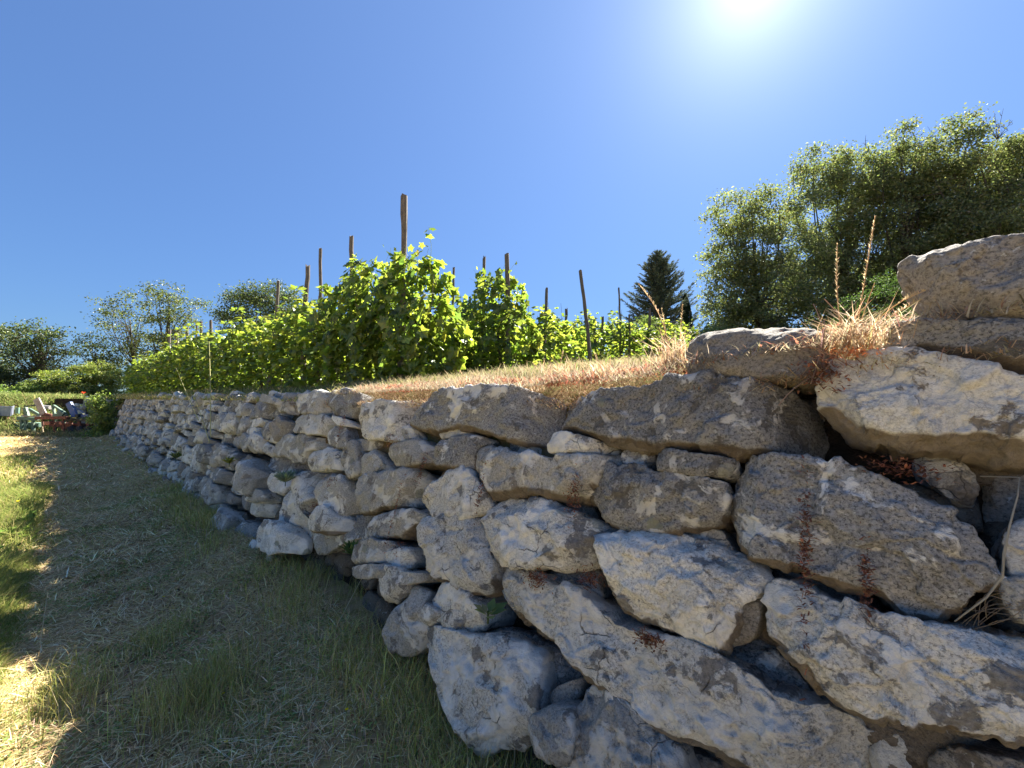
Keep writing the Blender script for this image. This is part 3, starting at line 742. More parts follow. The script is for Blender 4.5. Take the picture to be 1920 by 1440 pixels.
ORD = ['first', 'second', 'third', 'fourth', 'fifth', 'sixth', 'seventh', 'eighth', 'ninth', 'tenth', 'eleventh', 'twelfth', 'thirteenth', 'fourteenth', 'fifteenth', 'sixteenth', 'seventeenth', 'eighteenth', 'nineteenth', 'twentieth', 'twenty-first', 'twenty-second', 'twenty-third', 'twenty-fourth', 'twenty-fifth', 'twenty-sixth', 'twenty-seventh', 'twenty-eighth', 'twenty-ninth', 'thirtieth']
def leaf_cloud(n, height, half, r, base=0.04, thick=0.36, dome=0.0):
    """leaf centres and outward directions of one vine, x along the row"""
    x = (r.random(n)*2-1)*half
    u = r.random(n)
    lump = 0.26*np.sin(x*5+r.random()*6)+0.18*np.sin(x*12+r.random()*6)
    top = height*(1+0.6*lump/1.0) - dome*np.abs(x)**2
    z = base+(top-base)*u**0.9
    wprof = thick*(0.55+0.75*np.sin(np.pi*np.clip(u*0.9+0.08, 0, 1)))*(1+0.25*np.sin(z*6+x*7))
    side = np.where(r.random(n) < 0.5, -1, 1); q = side*wprof*(r.random(n)**0.4)
    L = np.stack([x, q, z], -1); out = np.stack([0.15*x, q/wprof*0.9, 0.45+0.5*(u > 0.85)], -1)
    return L, out
def shoot(r, x0, z0, ln, sd):
    k = 6; s = np.linspace(0, 1, k); d = r.normal(size=2)*0.35
    return np.stack([x0+d[0]*s*ln+0.05*r.normal()*s**2, d[1]*s*ln*0.8+0.02*np.sin(s*9), z0+ln*s*(1-0.22*s)], -1)
def vine_parts(seed, nleaf, height, half=0.5, lod=0, dome=0.0, nshoot=5, thick=0.36):
    r = np.random.default_rng(seed)
    L, out = leaf_cloud(nleaf, height, half, r, dome=dome, thick=thick)
    stems = MB()
    for i in range(nshoot):
        sp = shoot(r, (r.random()*2-1)*half*0.8, height*0.9, 0.3+0.4*r.random(), i)
        V, T = tube(sp, np.linspace(0.004, 0.0018, len(sp)), 3, cap=False); stems.add(V, T, (0.16, 0.20, 0.05))
        kk = 5; s = r.random(kk)*(len(sp)-1.01); i0 = s.astype(int); f = (s-i0)[:, None]
        Q = sp[i0]*(1-f)+sp[i0+1]*f + r.normal(size=(kk, 3))*0.035
        L = np.vstack([L, Q]); out = np.vstack([out, r.normal(size=(kk, 3))*0.6+[0, 0, 0.6]])
    n = len(L)
    R = rand_rot(n, out, 0.55, r); S = (0.125+0.04*r.normal(size=n)).clip(0.05, 0.22); S[nleaf:] *= 0.6
    cols = pal(n, VINE_COLS, VINE_W, 0.14, r)
    # trunk and arms
    tr = MB()
    k = 7; s = np.linspace(0, 1, k)
    pts = np.stack([0.06*np.sin(s*4+seed), 0.05*np.cos(s*5+seed), s*min(0.95, height*0.55)-0.05], -1)
    V, T = tube(pts, np.linspace(0.038, 0.022, k), 7, 0.3, seed=seed); tr.add(V, T)
    for sg in (-1, 1):
        s = np.linspace(0, 1, 6); p2 = pts[-1]+np.stack([sg*s*half*0.95, 0.04*np.sin(s*6), 0.22*s+0.05*np.sin(s*5)], -1)
        V, T = tube(p2, np.linspace(0.016, 0.007, 6), 5, 0.2, seed=seed); tr.add(V, T)
    for i in range(4):
        x0 = (r.random()*2-1)*half*0.7; s = np.linspace(0, 1, 5)
        p2 = np.stack([x0+0.1*s*r.normal(), 0.12*s*r.normal(), 0.7+s*(height-0.9)], -1)
        V, T = tube(p2, np.linspace(0.008, 0.004, 5), 4); tr.add(V, T)
    return L, R, S, cols, stems, tr

vine_z = {}
def row_p(base, t): return base-(0.05*max(0, t-10) if base < 4 else 0.03*max(0, t-10))
ROWS = [3.06, 4.96, 6.9, 8.9, 11.0, 13.2]
RAZ = math.atan2(W[1], W[0])
ROWNAME = ['front row along the wall', 'second row behind the wall', 'third row from the wall', 'fourth row from the wall', 'fifth row up the slope', 'furthest row up the slope']
protos = []
for v in range(4):
    L, R, S, cols, stems, tr = vine_parts(300+v, 640, 1.75+0.08*v, 0.55, nshoot=4+v)
    mb = MB(); bv, bf = GLL; Vv, Tt, Kk = scatter(bv, bf, R, L, S*1.2, cols); mb.V.append(Vv); mb.T.append(Tt); mb.K.append(Kk); mb.n = len(Vv)
    protos.append((mb.mesh('foliage'), stems.mesh('shoots'), tr.mesh('trunk', True)))
for m_ in protos:
    m_[0].materials.append(M_VINE); m_[1].materials.append(M_VINE); m_[2].materials.append(M_BARK)
LEAFM = tri_mesh('leaf', GLV, GLT, np.ones((len(GLV), 3)))
LEAF_MESHES = []
for c_ in VINE_COLS[:4]:
    me = tri_mesh('leaf', GLV, GLT, np.tile(np.array(c_), (len(GLV), 1))); me.materials.append(M_VINE); LEAF_MESHES.append(me)
def place_vine(row, k, t, hgt, near):
    p = row_p(ROWS[row], t)+0.05*rng.normal(); z = float(terr_z(t, p))
    lab = 'leafy grape vine, %s from the near end of the %s' % (ORD[k], ROWNAME[row])
    g = 'grape vines in rows on the terrace'
    e = empty('grape_vine', tp(t, p, z), lab, 'grape vine', g, RAZ)
    if near:
        L, R, S, cols, stems, tr = vine_parts(900+row*40+k, 1150, hgt, 0.55, dome=(1.2 if k == 0 else 0.0), nshoot=7, thick=0.42)
        # nearest leaves seen from the camera side as parts of their own
        cand = np.where((L[:, 1] < -0.12))[0] if True else []
        pick = set(rng.choice(cand, min(110, len(cand)), replace=False).tolist())
        mb = MB(); rest = np.array([i for i in range(len(L)) if i not in pick])
        Vv, Tt, Kk = scatter(GLV, GLT, R[rest], L[rest], S[rest]*1.25, cols[rest]); mb.V.append(Vv); mb.T.append(Tt); mb.K.append(Kk); mb.n = len(Vv)
        link('foliage', mb.mesh('foliage'), M_VINE, e, kind='stuff')
        link('shoots', stems.mesh('shoots'), M_VINE, e); link('trunk', tr.mesh('trunk', True), M_BARK, e)
        for i in pick:
            o = bpy.data.objects.new('leaf', LEAF_MESHES[i % 4]); C.objects.link(o); o.parent = e
            s_ = S[i]*1.25; M = Matrix([[*(R[i][0]*s_), L[i][0]], [*(R[i][1]*s_), L[i][1]], [*(R[i][2]*s_), L[i][2]], [0, 0, 0, 1]])
            o.matrix_basis = M
    else:
        f, s_, tr = protos[int(rng.integers(4))]
        e.rotation_euler[2] = RAZ+(math.pi if rng.random() < 0.5 else 0)
        o = link('foliage', f, None, e); o['kind'] = 'stuff'
        sc_ = hgt/2.1; o.scale = (1, 1.05+0.15*rng.random(), sc_)
        o2 = link('shoots', s_, None, e); o2.scale = (1, 1, sc_); link('trunk', tr, None, e)
for row, (t0, t1, sp, h0) in enumerate([(4.55, 28.5, 0.92, 1.66), (4.8, 22, 1.0, 1.28), (5.3, 20, 1.05, 1.3), (6.2, 19, 1.1, 1.4), (4.2, 19, 1.2, 1.6), (4.6, 14, 1.2, 1.75)]):
    t = t0; k = 0
    while t < t1 and k < 28:
        hk = 0.72 if (row >= 3 and t < 6) else 1.0
        h_ = hk*h0*(0.86+0.26*rng.random()) + (0.12*sstep(6, 12, t) if row == 0 else 0)
        if row == 0 and k < 4: h_ = (1.62, 1.66, 1.58, 1.5)[k]
        if row == 1 and k < 3: h_ = (1.45, 1.3, 1.15)[k]
        if row == 1 and k == 0: h_ = 1.65
        place_vine(row, k, t, float(h_), near=(row == 0 and k < 3) or (row == 1 and k < 2))
        t += sp*(0.93+0.14*rng.random()); k += 1

# ------------------------------------------------------------------ stakes
def stake(row_base, px, py, r0, label, lean=0.0, flare=False, seed=0, nm='vine_stake'):
    r0 = r0*1.18
    dx = (px-960)/F; y = row_base/(N[0]*dx+N[1])
    for _ in range(3):
        v = at_depth(px, py, y); t = to_t(v[0], v[1]); y = row_p(row_base, t)/(N[0]*dx+N[1])
    v = at_depth(px, py, y); t = to_t(v[0], v[1]); p = to_p(v[0], v[1]); zb = float(terr_z(t, p))-0.15
    H = v[2]-zb; k = 12; s = np.linspace(0, 1, k); rr_ = np.random.default_rng(seed+5)
    wob = 0.018*np.cumsum(rr_.normal(size=(k, 2)), 0)*0.5; wob -= wob[-1]
    pts = np.stack([-lean*(1-s)*H+wob[:, 0], wob[:, 1], s*H], -1)
    rad = np.linspace(r0*1.12, r0*0.9, k)
    if flare: rad[-2:] *= 1.22
    V, T = tube(pts, rad, 9, 0.22, seed=seed)
    top = V[:, 2] > H*0.985; V[top, 2] += 0.03*rr_.normal(size=top.sum())*0.5
    o = link(nm, tri_mesh(nm, V, T, smooth=False), M_POST); o.location = (v[0], v[1], zb)
    o['label'] = label; o['category'] = 'stake'; o['group'] = 'wooden vine stakes'
    return o
tall = stake(3.06, 758, 368, .036, 'tallest bark-covered stake, rising out of the nearest vine of the front row', flare=True, seed=1)
SK = [(3.06, 659, 443, .034, 'thick lichen-spotted stake next left of the tallest stake'), (3.06, 601, 467, .028, 'slim straight stake, second left of the tallest stake'),
 (3.06, 577, 498, .040, 'short thick stake, third left of the tallest stake, with shoots over it'), (3.06, 522, 527, .030, 'leaning stake standing in front of the round dark tree'),
 (3.06, 395, 600, .036, 'rightmost stake of the far cluster, before the gap'), (3.06, 377, 602, .036, 'ivy-wrapped stake, second from the right in the far cluster'), (3.06, 369, 607, .024, 'thin short stake, third from the right in the far cluster'),
 (3.06, 351, 614, .04, 'pale leaning stake in the middle of the far cluster'), (3.06, 332, 625, .05, 'split grey stake left of middle in the far cluster'), (3.06, 318, 619, .045, 'leftmost stake of the far cluster, in front of bushy tree'),
 (4.96, 950, 476, .038, 'thick leaning stake with vine shoots climbing it, right of the gap'), (4.96, 908, 483, .027, 'straight slim stake left of the thick leaning one'), (4.96, 851, 502, .022, 'thin stake at the left end of the second row'),
 (6.9, 1025, 541, .03, 'plain stake between the leaning stake and the gnarled one'), (6.9, 981, 542, .024, 'short stake just right of the thick leaning stake'), (6.9, 822, 499, .02, 'thin slanting stake right of the tallest stake'),
 (8.9, 1088, 507, .040, 'gnarled forked-top stake standing clear of the vines on the right'), (8.9, 1062, 580, .03, 'stub of a stake poking out left of the gnarled stake'),
 (11.0, 1160, 540, .025, 'crooked thin stake to the left of the conifer'), (11.0, 1130, 594, .03, 'stake stub between gnarled and crooked stakes'), (11.0, 1114, 605, .04, 'thick low stake right beside the gnarled stake'),
 (11.0, 1180, 590, .028, 'short stake in front of the left edge of the conifer'), (11.0, 1218, 578, .034, 'pale stake in front of the conifer middle')]
for i, (rb, px, py, r0, lab) in enumerate(SK):
    stake(rb, px, py, r0, lab, lean={11: 0.05, 3: 0.03, 4: -0.06, 7: -0.08, 16: -0.12, 14: 0.03, 17: 0.0, 19: 0.05}.get(i, 0.01*((i*7) % 5-2)), flare=(i in (17, 19)), seed=10+i)
# pale string tied round the tall stake
mbs = MB()
for dz, rr_ in ((0, .043), (-.012, .045)):
    a = np.linspace(0, 2*math.pi, 13); V, T = tube(np.stack([rr_*np.cos(a), rr_*np.sin(a), dz+0.01*np.sin(a)], -1), 0.004, 4); mbs.add(V, T)
V, T = tube(np.array([(.04, -.02, 0), (.07, -.03, -.05), (.085, -.03, -.15), (.08, -.02, -.3)]), 0.003, 4); mbs.add(V, T)
V, T = tube(np.array([(.03, -.03, 0), (.06, -.045, -.09), (.055, -.04, -.2)]), 0.003, 4); mbs.add(V, T)
zt = max(v.co.z for v in tall.data.vertices)
o = link('string_tie', mbs.mesh('string_tie'), simple_mat('white_string', (0.6, 0.6, 0.58)), tall); o.location = (0, 0, zt-0.85)

# ------------------------------------------------------------------ trees
def crown_leaves(lobes, density, leaf, r, sigma=0.28, per=70, cols=None, w=None, shell=0.55, flat=1.0):
    Ls = []; outs = []
    for (c, rad) in lobes:
        rad = np.broadcast_to(np.array(rad, float), 3); n = max(3, int(density*(rad[0]*rad[1]*rad[2])**(2/3)))
        d = r.normal(size=(n, 3)); d /= np.linalg.norm(d, axis=1)[:, None]
        q = r.random(n)**0.45; q = shell+(1.09-shell)*q
        cc = np.array(c)+d*q[:, None]*rad
        m = per
        P = cc[:, None]+r.normal(size=(n, m, 3))*np.array([sigma, sigma, sigma*0.6*flat])
        Ls.append(P.reshape(-1, 3)); outs.append(np.repeat(d, m, 0)*0.5+[0, 0, 0.5])
    L = np.vstack(Ls); out = np.vstack(outs); n = len(L)
    R = rand_rot(n, out, 0.8, r); S = leaf*(0.7+0.6*r.random(n))
    K = pal(n, cols, w, 0.16, r)
    return scatter(TLV, TLT, R, L, S, K)
def make_tree(name, base, lobes, label, cat='tree', density=22, leaf=0.1, per=70, sigma=0.28, cols=None, w=None, trunk_r=0.16, seed=0, fork=0.35, group=None, bare=0, shell=0.55, multi=1):
    r = np.random.default_rng(seed); base = np.array(base, float)
    e = empty(name, base, label, cat, group)
    lb = [(np.array(c)-base, rad) for c, rad in lobes]
    V, T, K = crown_leaves(lb, density, leaf, r, sigma, per, cols, w, shell)
    link('crown', tri_mesh('crown', V, T, K), M_TREE, e, kind='stuff')
    mb = MB(); top = max(c[2] for c, _ in lb)
    cx = np.mean([c[:2] for c, _ in lb], 0)
    for q in range(multi):
        jx = r.normal(size=2)*0.25*(q > 0)
        s = np.linspace(0, 1, 8); trunk = np.stack([jx[0]+cx[0]*s**1.5*0.6+0.05*np.sin(s*7), jx[1]+cx[1]*s**1.5*0.6, -0.3+s*(top*0.8+0.3)], -1)
        V, T = tube(trunk, np.linspace(trunk_r, trunk_r*0.35, 8), 8, 0.2, seed=seed+q); mb.add(V, T)
    for c, rad in lb:
        for rep in range(3):
            f = np.clip(fork+0.25*r.random(), 0, 0.9); i0 = f*7; a = trunk[int(i0)]+(trunk[min(7, int(i0)+1)]-trunk[int(i0)])*(i0-int(i0))
            rd = np.broadcast_to(np.array(rad, float), 3); tgt = c+r.normal(size=3)*rd*0.35
            s = np.linspace(0, 1, 7)[:, None]; mid = (a+tgt)/2+r.normal(size=3)*0.12*np.linalg.norm(tgt-a)
            pts = (1-s)**2*a+2*s*(1-s)*mid+s**2*tgt
            V, T = tube(pts, np.linspace(trunk_r*0.34, trunk_r*0.05, 7), 5, 0.15, seed=seed+rep); mb.add(V, T)
            for _ in range(4):
                a2 = pts[2+int(r.integers(4))]; t2 = a2+r.normal(size=3)*rd*0.35+[0, 0, 0.2*rd[2]]
                m2 = (a2+t2)/2+r.normal(size=3)*0.1; p2 = (1-s)**2*a2+2*s*(1-s)*m2+s**2*t2
                V, T = tube(p2, np.linspace(trunk_r*0.14, trunk_r*0.035, 7), 4); mb.add(V, T)
    link('trunk', mb.mesh('trunk', True), M_BARK, e)
    return e, mb
OAK = [(0.115, 0.14, 0.065), (0.145, 0.17, 0.075), (0.09, 0.11, 0.055), (0.19, 0.205, 0.105), (0.25, 0.26, 0.16)]
OAKW = [.34, .26, .2, .13, .07]
def lobes_px(lst, Y, thick=1.0):
    out = []
    for q in lst:
        px, py, rp = q[:3]; dy = q[3] if len(q) > 3 else 0.0
        v = at_depth(px, py, Y+dy); rad = rp/F*(Y+dy); out.append((v, (rad, rad*thick, rad*(q[4] if len(q) > 4 else 0.9))))
    return out
def tbase(px, Y, dz=0):
    v = at_depth(px, 700, Y); return np.array([v[0], v[1], float(terr_z(to_t(v[0], v[1]), max(0.8, to_p(v[0], v[1]))))+dz])
# big oaks on the right
make_tree('oak_tree', tbase(1425, 20), lobes_px([(1372, 405, 44, 0), (1358, 495, 46, .5), (1440, 400, 50, 0), (1420, 480, 60, -.5), (1368, 560, 48, 0), (1440, 570, 70, -.5), (1500, 500, 60, 1), (1352, 605, 34, 0.4), (1500, 600, 70, .5), (1390, 640, 70, 0)], 20),
          'leftmost big oak with rounded green crown beside the slim cypress', density=25, per=105, sigma=0.27, leaf=0.14, shell=0.5, cols=OAK, w=OAKW, trunk_r=.2, seed=41, group='oaks behind the wall')
make_tree('oak_tree', tbase(1580, 22), lobes_px([(1535, 320, 45, 0), (1600, 340, 58, .5), (1560, 400, 70, -.5), (1650, 390, 66, 0), (1620, 480, 80, -.5), (1560, 540, 80, 0), (1680, 330, 45, 0), (1640, 590, 90, 0), (1700, 520, 70, .6)], 22),
          'tall middle oak behind the dry grass tuft on the wall', density=25, per=105, sigma=0.27, leaf=0.14, shell=0.5, cols=OAK, w=OAKW, trunk_r=.24, seed=42, group='oaks behind the wall')
make_tree('oak_tree', tbase(1700, 20), lobes_px([(1690, 262, 26, 0), (1705, 310, 44, 0), (1745, 350, 52, .5), (1700, 400, 62, 0), (1760, 430, 66, -.4), (1720, 520, 80, 0), (1800, 530, 80, 0)], 20),
          'oak with a narrow pointed top and bare twigs above the overhanging slab', density=25, per=105, sigma=0.27, leaf=0.135, shell=0.5, cols=OAK, w=OAKW, trunk_r=.2, seed=43, group='oaks behind the wall')
make_tree('oak_tree', tbase(1860, 19), lobes_px([(1798, 240, 24, 0), (1808, 290, 42, 0), (1780, 340, 50, 0), (1850, 330, 60, .5), (1910, 300, 46, 0), (1960, 290, 60, 0), (1880, 400, 80, 0), (1980, 400, 90, 0), (1820, 440, 80, 0), (1900, 520, 100, 0)], 19),
          'rightmost oak rising behind the overhanging slab', density=25, per=105, sigma=0.27, leaf=0.135, shell=0.5, cols=OAK, w=OAKW, trunk_r=.22, seed=44, group='oaks behind the wall')
# bare twigs over the oaks
def twigs(px, py, Y, spread, n, seed, label):
    r = np.random.default_rng(seed); b0 = at_depth(px, py, Y); mb = MB()
    s = np.linspace(0, 1, 6)[:, None]
    for i in range(n):
        ang = (i/(max(1, n-1))-0.5)*1.5+0.15*r.normal(); ln = spread*(0.6+0.5*r.random())
        tip = np.array([math.sin(ang)*ln, 0.3*r.normal(), math.cos(ang)*ln]); md = tip*0.5+r.normal(size=3)*0.1
        pts = 2*s*(1-s)*md+s**2*tip; V, T = tube(pts, np.linspace(0.022, 0.006, 6), 4); mb.add(V, T)
        for _ in range(4):
            a = pts[1+int(r.integers(4))]; t2 = a+np.array([r.normal()*0.25, r.normal()*0.1, 0.2+0.3*r.random()])*spread*0.55
            V, T = tube(a+(t2-a)*s+0.04*np.sin(s*5)*r.normal(size=3), np.linspace(0.011, 0.004, 6), 4); mb.add(V, T)
    return mb, b0
def attach_twigs(px, py, Y, spread, n, seed, tree):
    mb, b0 = twigs(px, py, Y, spread, n, seed, ''); o = link('bare_twig', mb.mesh('bare_twig'), M_BARK, tree); o.location = tuple(b0-np.array(tree.location)); return o
oaks = [o for o in C.objects if o.name.startswith('oak_tree')]
attach_twigs(1728, 285, 20, 1.5, 4, 61, oaks[2]); attach_twigs(1870, 262, 19, 1.25, 7, 62, oaks[3]); attach_twigs(1626, 285, 22, 0.75, 1, 63, oaks[1])
# conifer
def conifer(base, H, Rm, seed, label):
    r = np.random.default_rng(seed); e = empty('conifer_tree', base, label, 'conifer'); mb = MB(); Vs = []; 
    V, T = tube(np.array([(0, 0, -0.3), (0.03, 0, H*0.5), (0, 0, H)]), np.array([.16, .09, .015]), 8); mb.add(V, T)
    P = []; D = []
    z = 0.6
    while z < H*0.985:
        f = z/H; Rr = Rm*(1-f)**0.72*(0.8+0.35*r.random()); nb = 9 if f < 0.9 else 5; a0 = r.random()*6
        for i in range(nb):
            a = a0+i*2*math.pi/nb+0.3*r.normal(); ln = Rr*(0.5+0.75*r.random()); up = 0.12+0.5*f
            s = np.linspace(0, 1, 6)[:, None]; tip = np.array([math.cos(a)*ln, math.sin(a)*ln, ln*up+0.1])
            pts = np.array([0, 0, z])+s*tip+np.array([0, 0, -0.28*ln])*np.sin(s*np.pi*0.8)
            V, T = tube(pts, np.linspace(0.02, 0.005, 6), 3); mb.add(V, T)
            m = int(60*ln+20); q = r.random(m)**0.7*4.99; i0 = q.astype(int); ff = (q-i0)[:, None]
            dirb = tip/np.linalg.norm(tip); pp = pts[i0]*(1-ff)+pts[i0+1]*ff
            sideways = np.cross(dirb, [0, 0, 1.0]); off = sideways*r.normal(size=(m, 1))*(0.13*ln*(1-q/6)[:, None]+0.02)
            P.append(pp+off+r.normal(size=(m, 3))*0.02); D.append(dirb+np.sign(r.normal(size=(m, 1)))*sideways*0.6+r.normal(size=(m, 3))*0.25)
        z += 0.24*(1-f*0.4)
    P = np.vstack(P); D = np.vstack(D); D /= np.linalg.norm(D, axis=1)[:, None]; n = len(P)
    up = np.tile([0, 0, 1.0], (n, 1))+0.5*r.normal(size=(n, 3)); X = np.cross(D, up); X /= np.linalg.norm(X, axis=1)[:, None]; Zz = np.cross(X, D)
    R = np.stack([X, D, Zz], -1)
    nl = np.array([(-.12, 0, 0), (.12, 0, 0), (.05, 1, -.05), (-.05, 1, -.05)], float)
    V, T, K = scatter(nl, TLT, R, P, 0.16+0.12*r.random(n), pal(n, [(0.09, 0.12, 0.09), (0.12, 0.15, 0.11), (0.15, 0.18, 0.14)], None, 0.2, r))
    link('crown', tri_mesh('crown', V, T, K), M_NEEDLE, e, kind='stuff'); link('trunk', mb.mesh('trunk', True), M_BARK, e)
vtop = at_depth(1243, 473, 33); b0 = tbase(1238, 33); conifer(b0, vtop[2]-b0[2], 4.3, 71, 'dark pointed conifer with drooping layered branches beyond the vineyard')
vb = tbase(1288, 31); vt = at_depth(1288, 552, 31)
r = np.random.default_rng(8); n = 15000; H = vt[2]-vb[2]; u = r.random(n); a = r.random(n)*6.283; rad = 0.50*np.sin(np.pi*np.clip(u*0.86+0.14, 0, 1))**0.6*(1+0.1*r.normal(size=n))
L = np.stack([rad*np.cos(a), rad*np.sin(a), u*H], -1)
e = empty('cypress_tree', vb, 'slim dark cypress column between the conifer and the big oaks', 'cypress')
V, T, K = scatter(TLV, TLT, rand_rot(n, np.stack([np.cos(a), np.sin(a), 0*a+.5], -1), 0.5, r), L, 0.09+0.06*r.random(n), pal(n, [(0.022, 0.038, 0.02), (0.03, 0.05, 0.025)], None, 0.2, r))
link('crown', tri_mesh('crown', V, T, K), M_NEEDLE, e, kind='stuff')
V, T = tube(np.array([(0, 0, -.3), (0, 0, H*0.5), (0, 0, H*.9)]), np.array([.12, .08, .02]), 8); link('trunk', tri_mesh('trunk', V, T), M_BARK, e)
# trees on the left
ACA = [(0.085, 0.11, 0.04), (0.105, 0.13, 0.045), (0.06, 0.08, 0.032), (0.13, 0.145, 0.055)]
OAKL = [(0.06, 0.085, 0.035), (0.08, 0.105, 0.04), (0.045, 0.065, 0.028), (0.10, 0.12, 0.05)]
def ltree(nm, px, Y, lob, label, seed, **kw):
    a = dict(density=17, leaf=0.19, per=48, sigma=0.34, cols=ACA, trunk_r=.14, group='trees on the left horizon'); a.update(kw)
    return make_tree(nm, tbase(px, Y), lobes_px(lob, Y), label, seed=seed, **a)
ltree('broadleaf_tree', -8, 32, [(-25, 640, 35), (5, 628, 20), (0, 670, 28), (-30, 700, 35)], 'tree cut by the left edge of the photo', 81, cols=OAKL)
e1, _ = ltree('broadleaf_tree', 78, 31, [(45, 630, 20), (75, 622, 22), (98, 632, 20), (35, 660, 20), (112, 655, 18), (70, 660, 26), (55, 690, 20), (110, 690, 18, 0, .6), (25, 700, 20)], 'wide round tree with thick dark trunk and dead branches on its right', 82, cols=OAKL, trunk_r=.26)
attach_twigs(118, 690, 31, 1.9, 4, 64, e1)
ltree('broadleaf_tree', 178, 34, [(155, 650, 14), (175, 640, 16), (190, 665, 20), (165, 680, 20), (205, 690, 24)], 'low dark green tree between the round tree and the airy one', 83, cols=OAKL)
ltree('broadleaf_tree', 255, 35, [(200, 572, 16), (235, 565, 18), (262, 590, 20), (215, 600, 18), (245, 625, 24), (195, 605, 12), (270, 650, 24), (225, 660, 24)], 'airy feathery tree with a slender forked trunk', 84, density=12)
ltree('broadleaf_tree', 305, 35, [(295, 545, 18), (325, 550, 18), (300, 580, 24), (335, 585, 22), (370, 570, 14, 0, .8), (315, 620, 26), (350, 610, 18), (290, 650, 26), (330, 660, 26)], 'tallest airy tree, directly behind the far stake cluster', 85, density=15)
ltree('broadleaf_tree', 490, 33, [(450, 565, 24), (480, 552, 24), (515, 550, 22), (540, 570, 26), (440, 600, 26), (490, 590, 36), (540, 610, 36), (420, 590, 14)], 'round dark tree rising just above the front vine row', 86, cols=OAKL, density=26)

# ------------------------------------------------------------------ bushes
BUSHY = [(0.17, 0.21, 0.05), (0.22, 0.25, 0.07), (0.12, 0.17, 0.04), (0.28, 0.30, 0.10)]
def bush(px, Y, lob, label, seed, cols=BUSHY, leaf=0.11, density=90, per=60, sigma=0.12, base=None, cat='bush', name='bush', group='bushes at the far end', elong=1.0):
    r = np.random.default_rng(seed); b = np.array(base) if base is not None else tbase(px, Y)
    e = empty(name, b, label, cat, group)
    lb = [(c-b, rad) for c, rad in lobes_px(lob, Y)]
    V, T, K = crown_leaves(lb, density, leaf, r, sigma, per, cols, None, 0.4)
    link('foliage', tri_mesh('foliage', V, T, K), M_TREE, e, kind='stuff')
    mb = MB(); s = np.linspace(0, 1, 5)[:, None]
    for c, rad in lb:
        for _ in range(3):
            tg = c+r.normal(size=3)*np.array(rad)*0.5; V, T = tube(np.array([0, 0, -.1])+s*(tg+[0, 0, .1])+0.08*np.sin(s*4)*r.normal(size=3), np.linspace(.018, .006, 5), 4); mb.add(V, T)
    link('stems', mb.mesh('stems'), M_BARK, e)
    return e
bush(190, 27, [(160, 705, 22), (190, 700, 24), (215, 712, 18), (185, 725, 24), (210, 735, 20)], 'pale yellow-green bush just left of the front vine row', 91)
bush(120, 26, [(90, 715, 20), (120, 712, 22), (145, 722, 22), (70, 728, 20), (105, 735, 26), (150, 738, 18)], 'yellow-green bush above the red and blue farm tools', 92)
bush(40, 25, [(60, 732, 16), (25, 738, 16), (45, 748, 22)], 'greener bush above the teal farm tool', 93, cols=[(0.18, 0.24, 0.07), (0.22, 0.28, 0.08), (0.12, 0.17, 0.05)])
bush(5, 23, [(10, 752, 22), (40, 757, 20), (-30, 745, 30)], 'smooth light green weedy bush at the left edge', 94, cols=[(0.13, 0.2, 0.05), (0.17, 0.23, 0.07)], base=tp(28, -5.5, .4))
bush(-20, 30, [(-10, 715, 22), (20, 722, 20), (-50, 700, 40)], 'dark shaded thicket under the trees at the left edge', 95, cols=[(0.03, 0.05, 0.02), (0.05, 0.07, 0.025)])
bush(215, 17.2, [(222, 752, 10), (205, 765, 12), (215, 785, 13), (205, 805, 10), (240, 752, 9)], 'green creeper tumbling over the far end of the wall', 96, cols=[(0.09, 0.14, 0.03), (0.13, 0.19, 0.045), (0.2, 0.24, 0.08)], base=tp(22.5, 0.75, .2), name='creeper', cat='creeper', density=40)
e = empty('creeper', tp(24.5, 0.9, .2), 'mass of leafy weeds hiding the gap between the two walls', 'creeper', 'bushes at the far end')
rb = np.random.default_rng(77)
lb = [(tp(t_, 0.80-0.018*(t_-8)+0.25*rb.random(), z_)-tp(24.5, 0.9, .2), (.24, .24, .3)) for t_ in np.arange(21.6, 23.2, 0.35) for z_ in (0.5, 1.1, 1.6)]
V, T, K = crown_leaves(lb, 70, 0.11, rb, 0.12, 50, [(0.13, 0.18, 0.05), (0.18, 0.23, 0.07), (0.09, 0.13, 0.04)], None, 0.4)
link('foliage', tri_mesh('foliage', V, T, K), M_TREE, e, kind='stuff')
for i, (px, Y, lob) in enumerate([(1205, 17, [(1185, 622, 14), (1210, 612, 20), (1232, 625, 18)]), (1250, 16, [(1250, 632, 16), (1268, 645, 13), (1235, 645, 18)]), (1300, 18, [(1318, 645, 24), (1342, 630, 24)])]):
    bush(px, Y, lob, ['small pale shrub at the foot of the conifer', 'green shrub in front of the slim cypress', 'shrub hidden against the left foot of the oaks'][i], 97+i, group='shrubs past the vineyard', cols=[(0.13, 0.18, 0.06), (0.17, 0.21, 0.08), (0.10, 0.14, 0.05)])
bush(1690, 11, [(1690, 530, 34), (1650, 560, 46), (1730, 570, 60), (1620, 600, 50), (1700, 640, 70), (1780, 600, 60)], 'dense dark green bush behind the dry tuft and slabs', 101, cols=[(0.03, 0.055, 0.018), (0.045, 0.075, 0.022), (0.06, 0.10, 0.03)], density=60, per=60, leaf=0.05, sigma=0.10, group='shrubs past the vineyard')

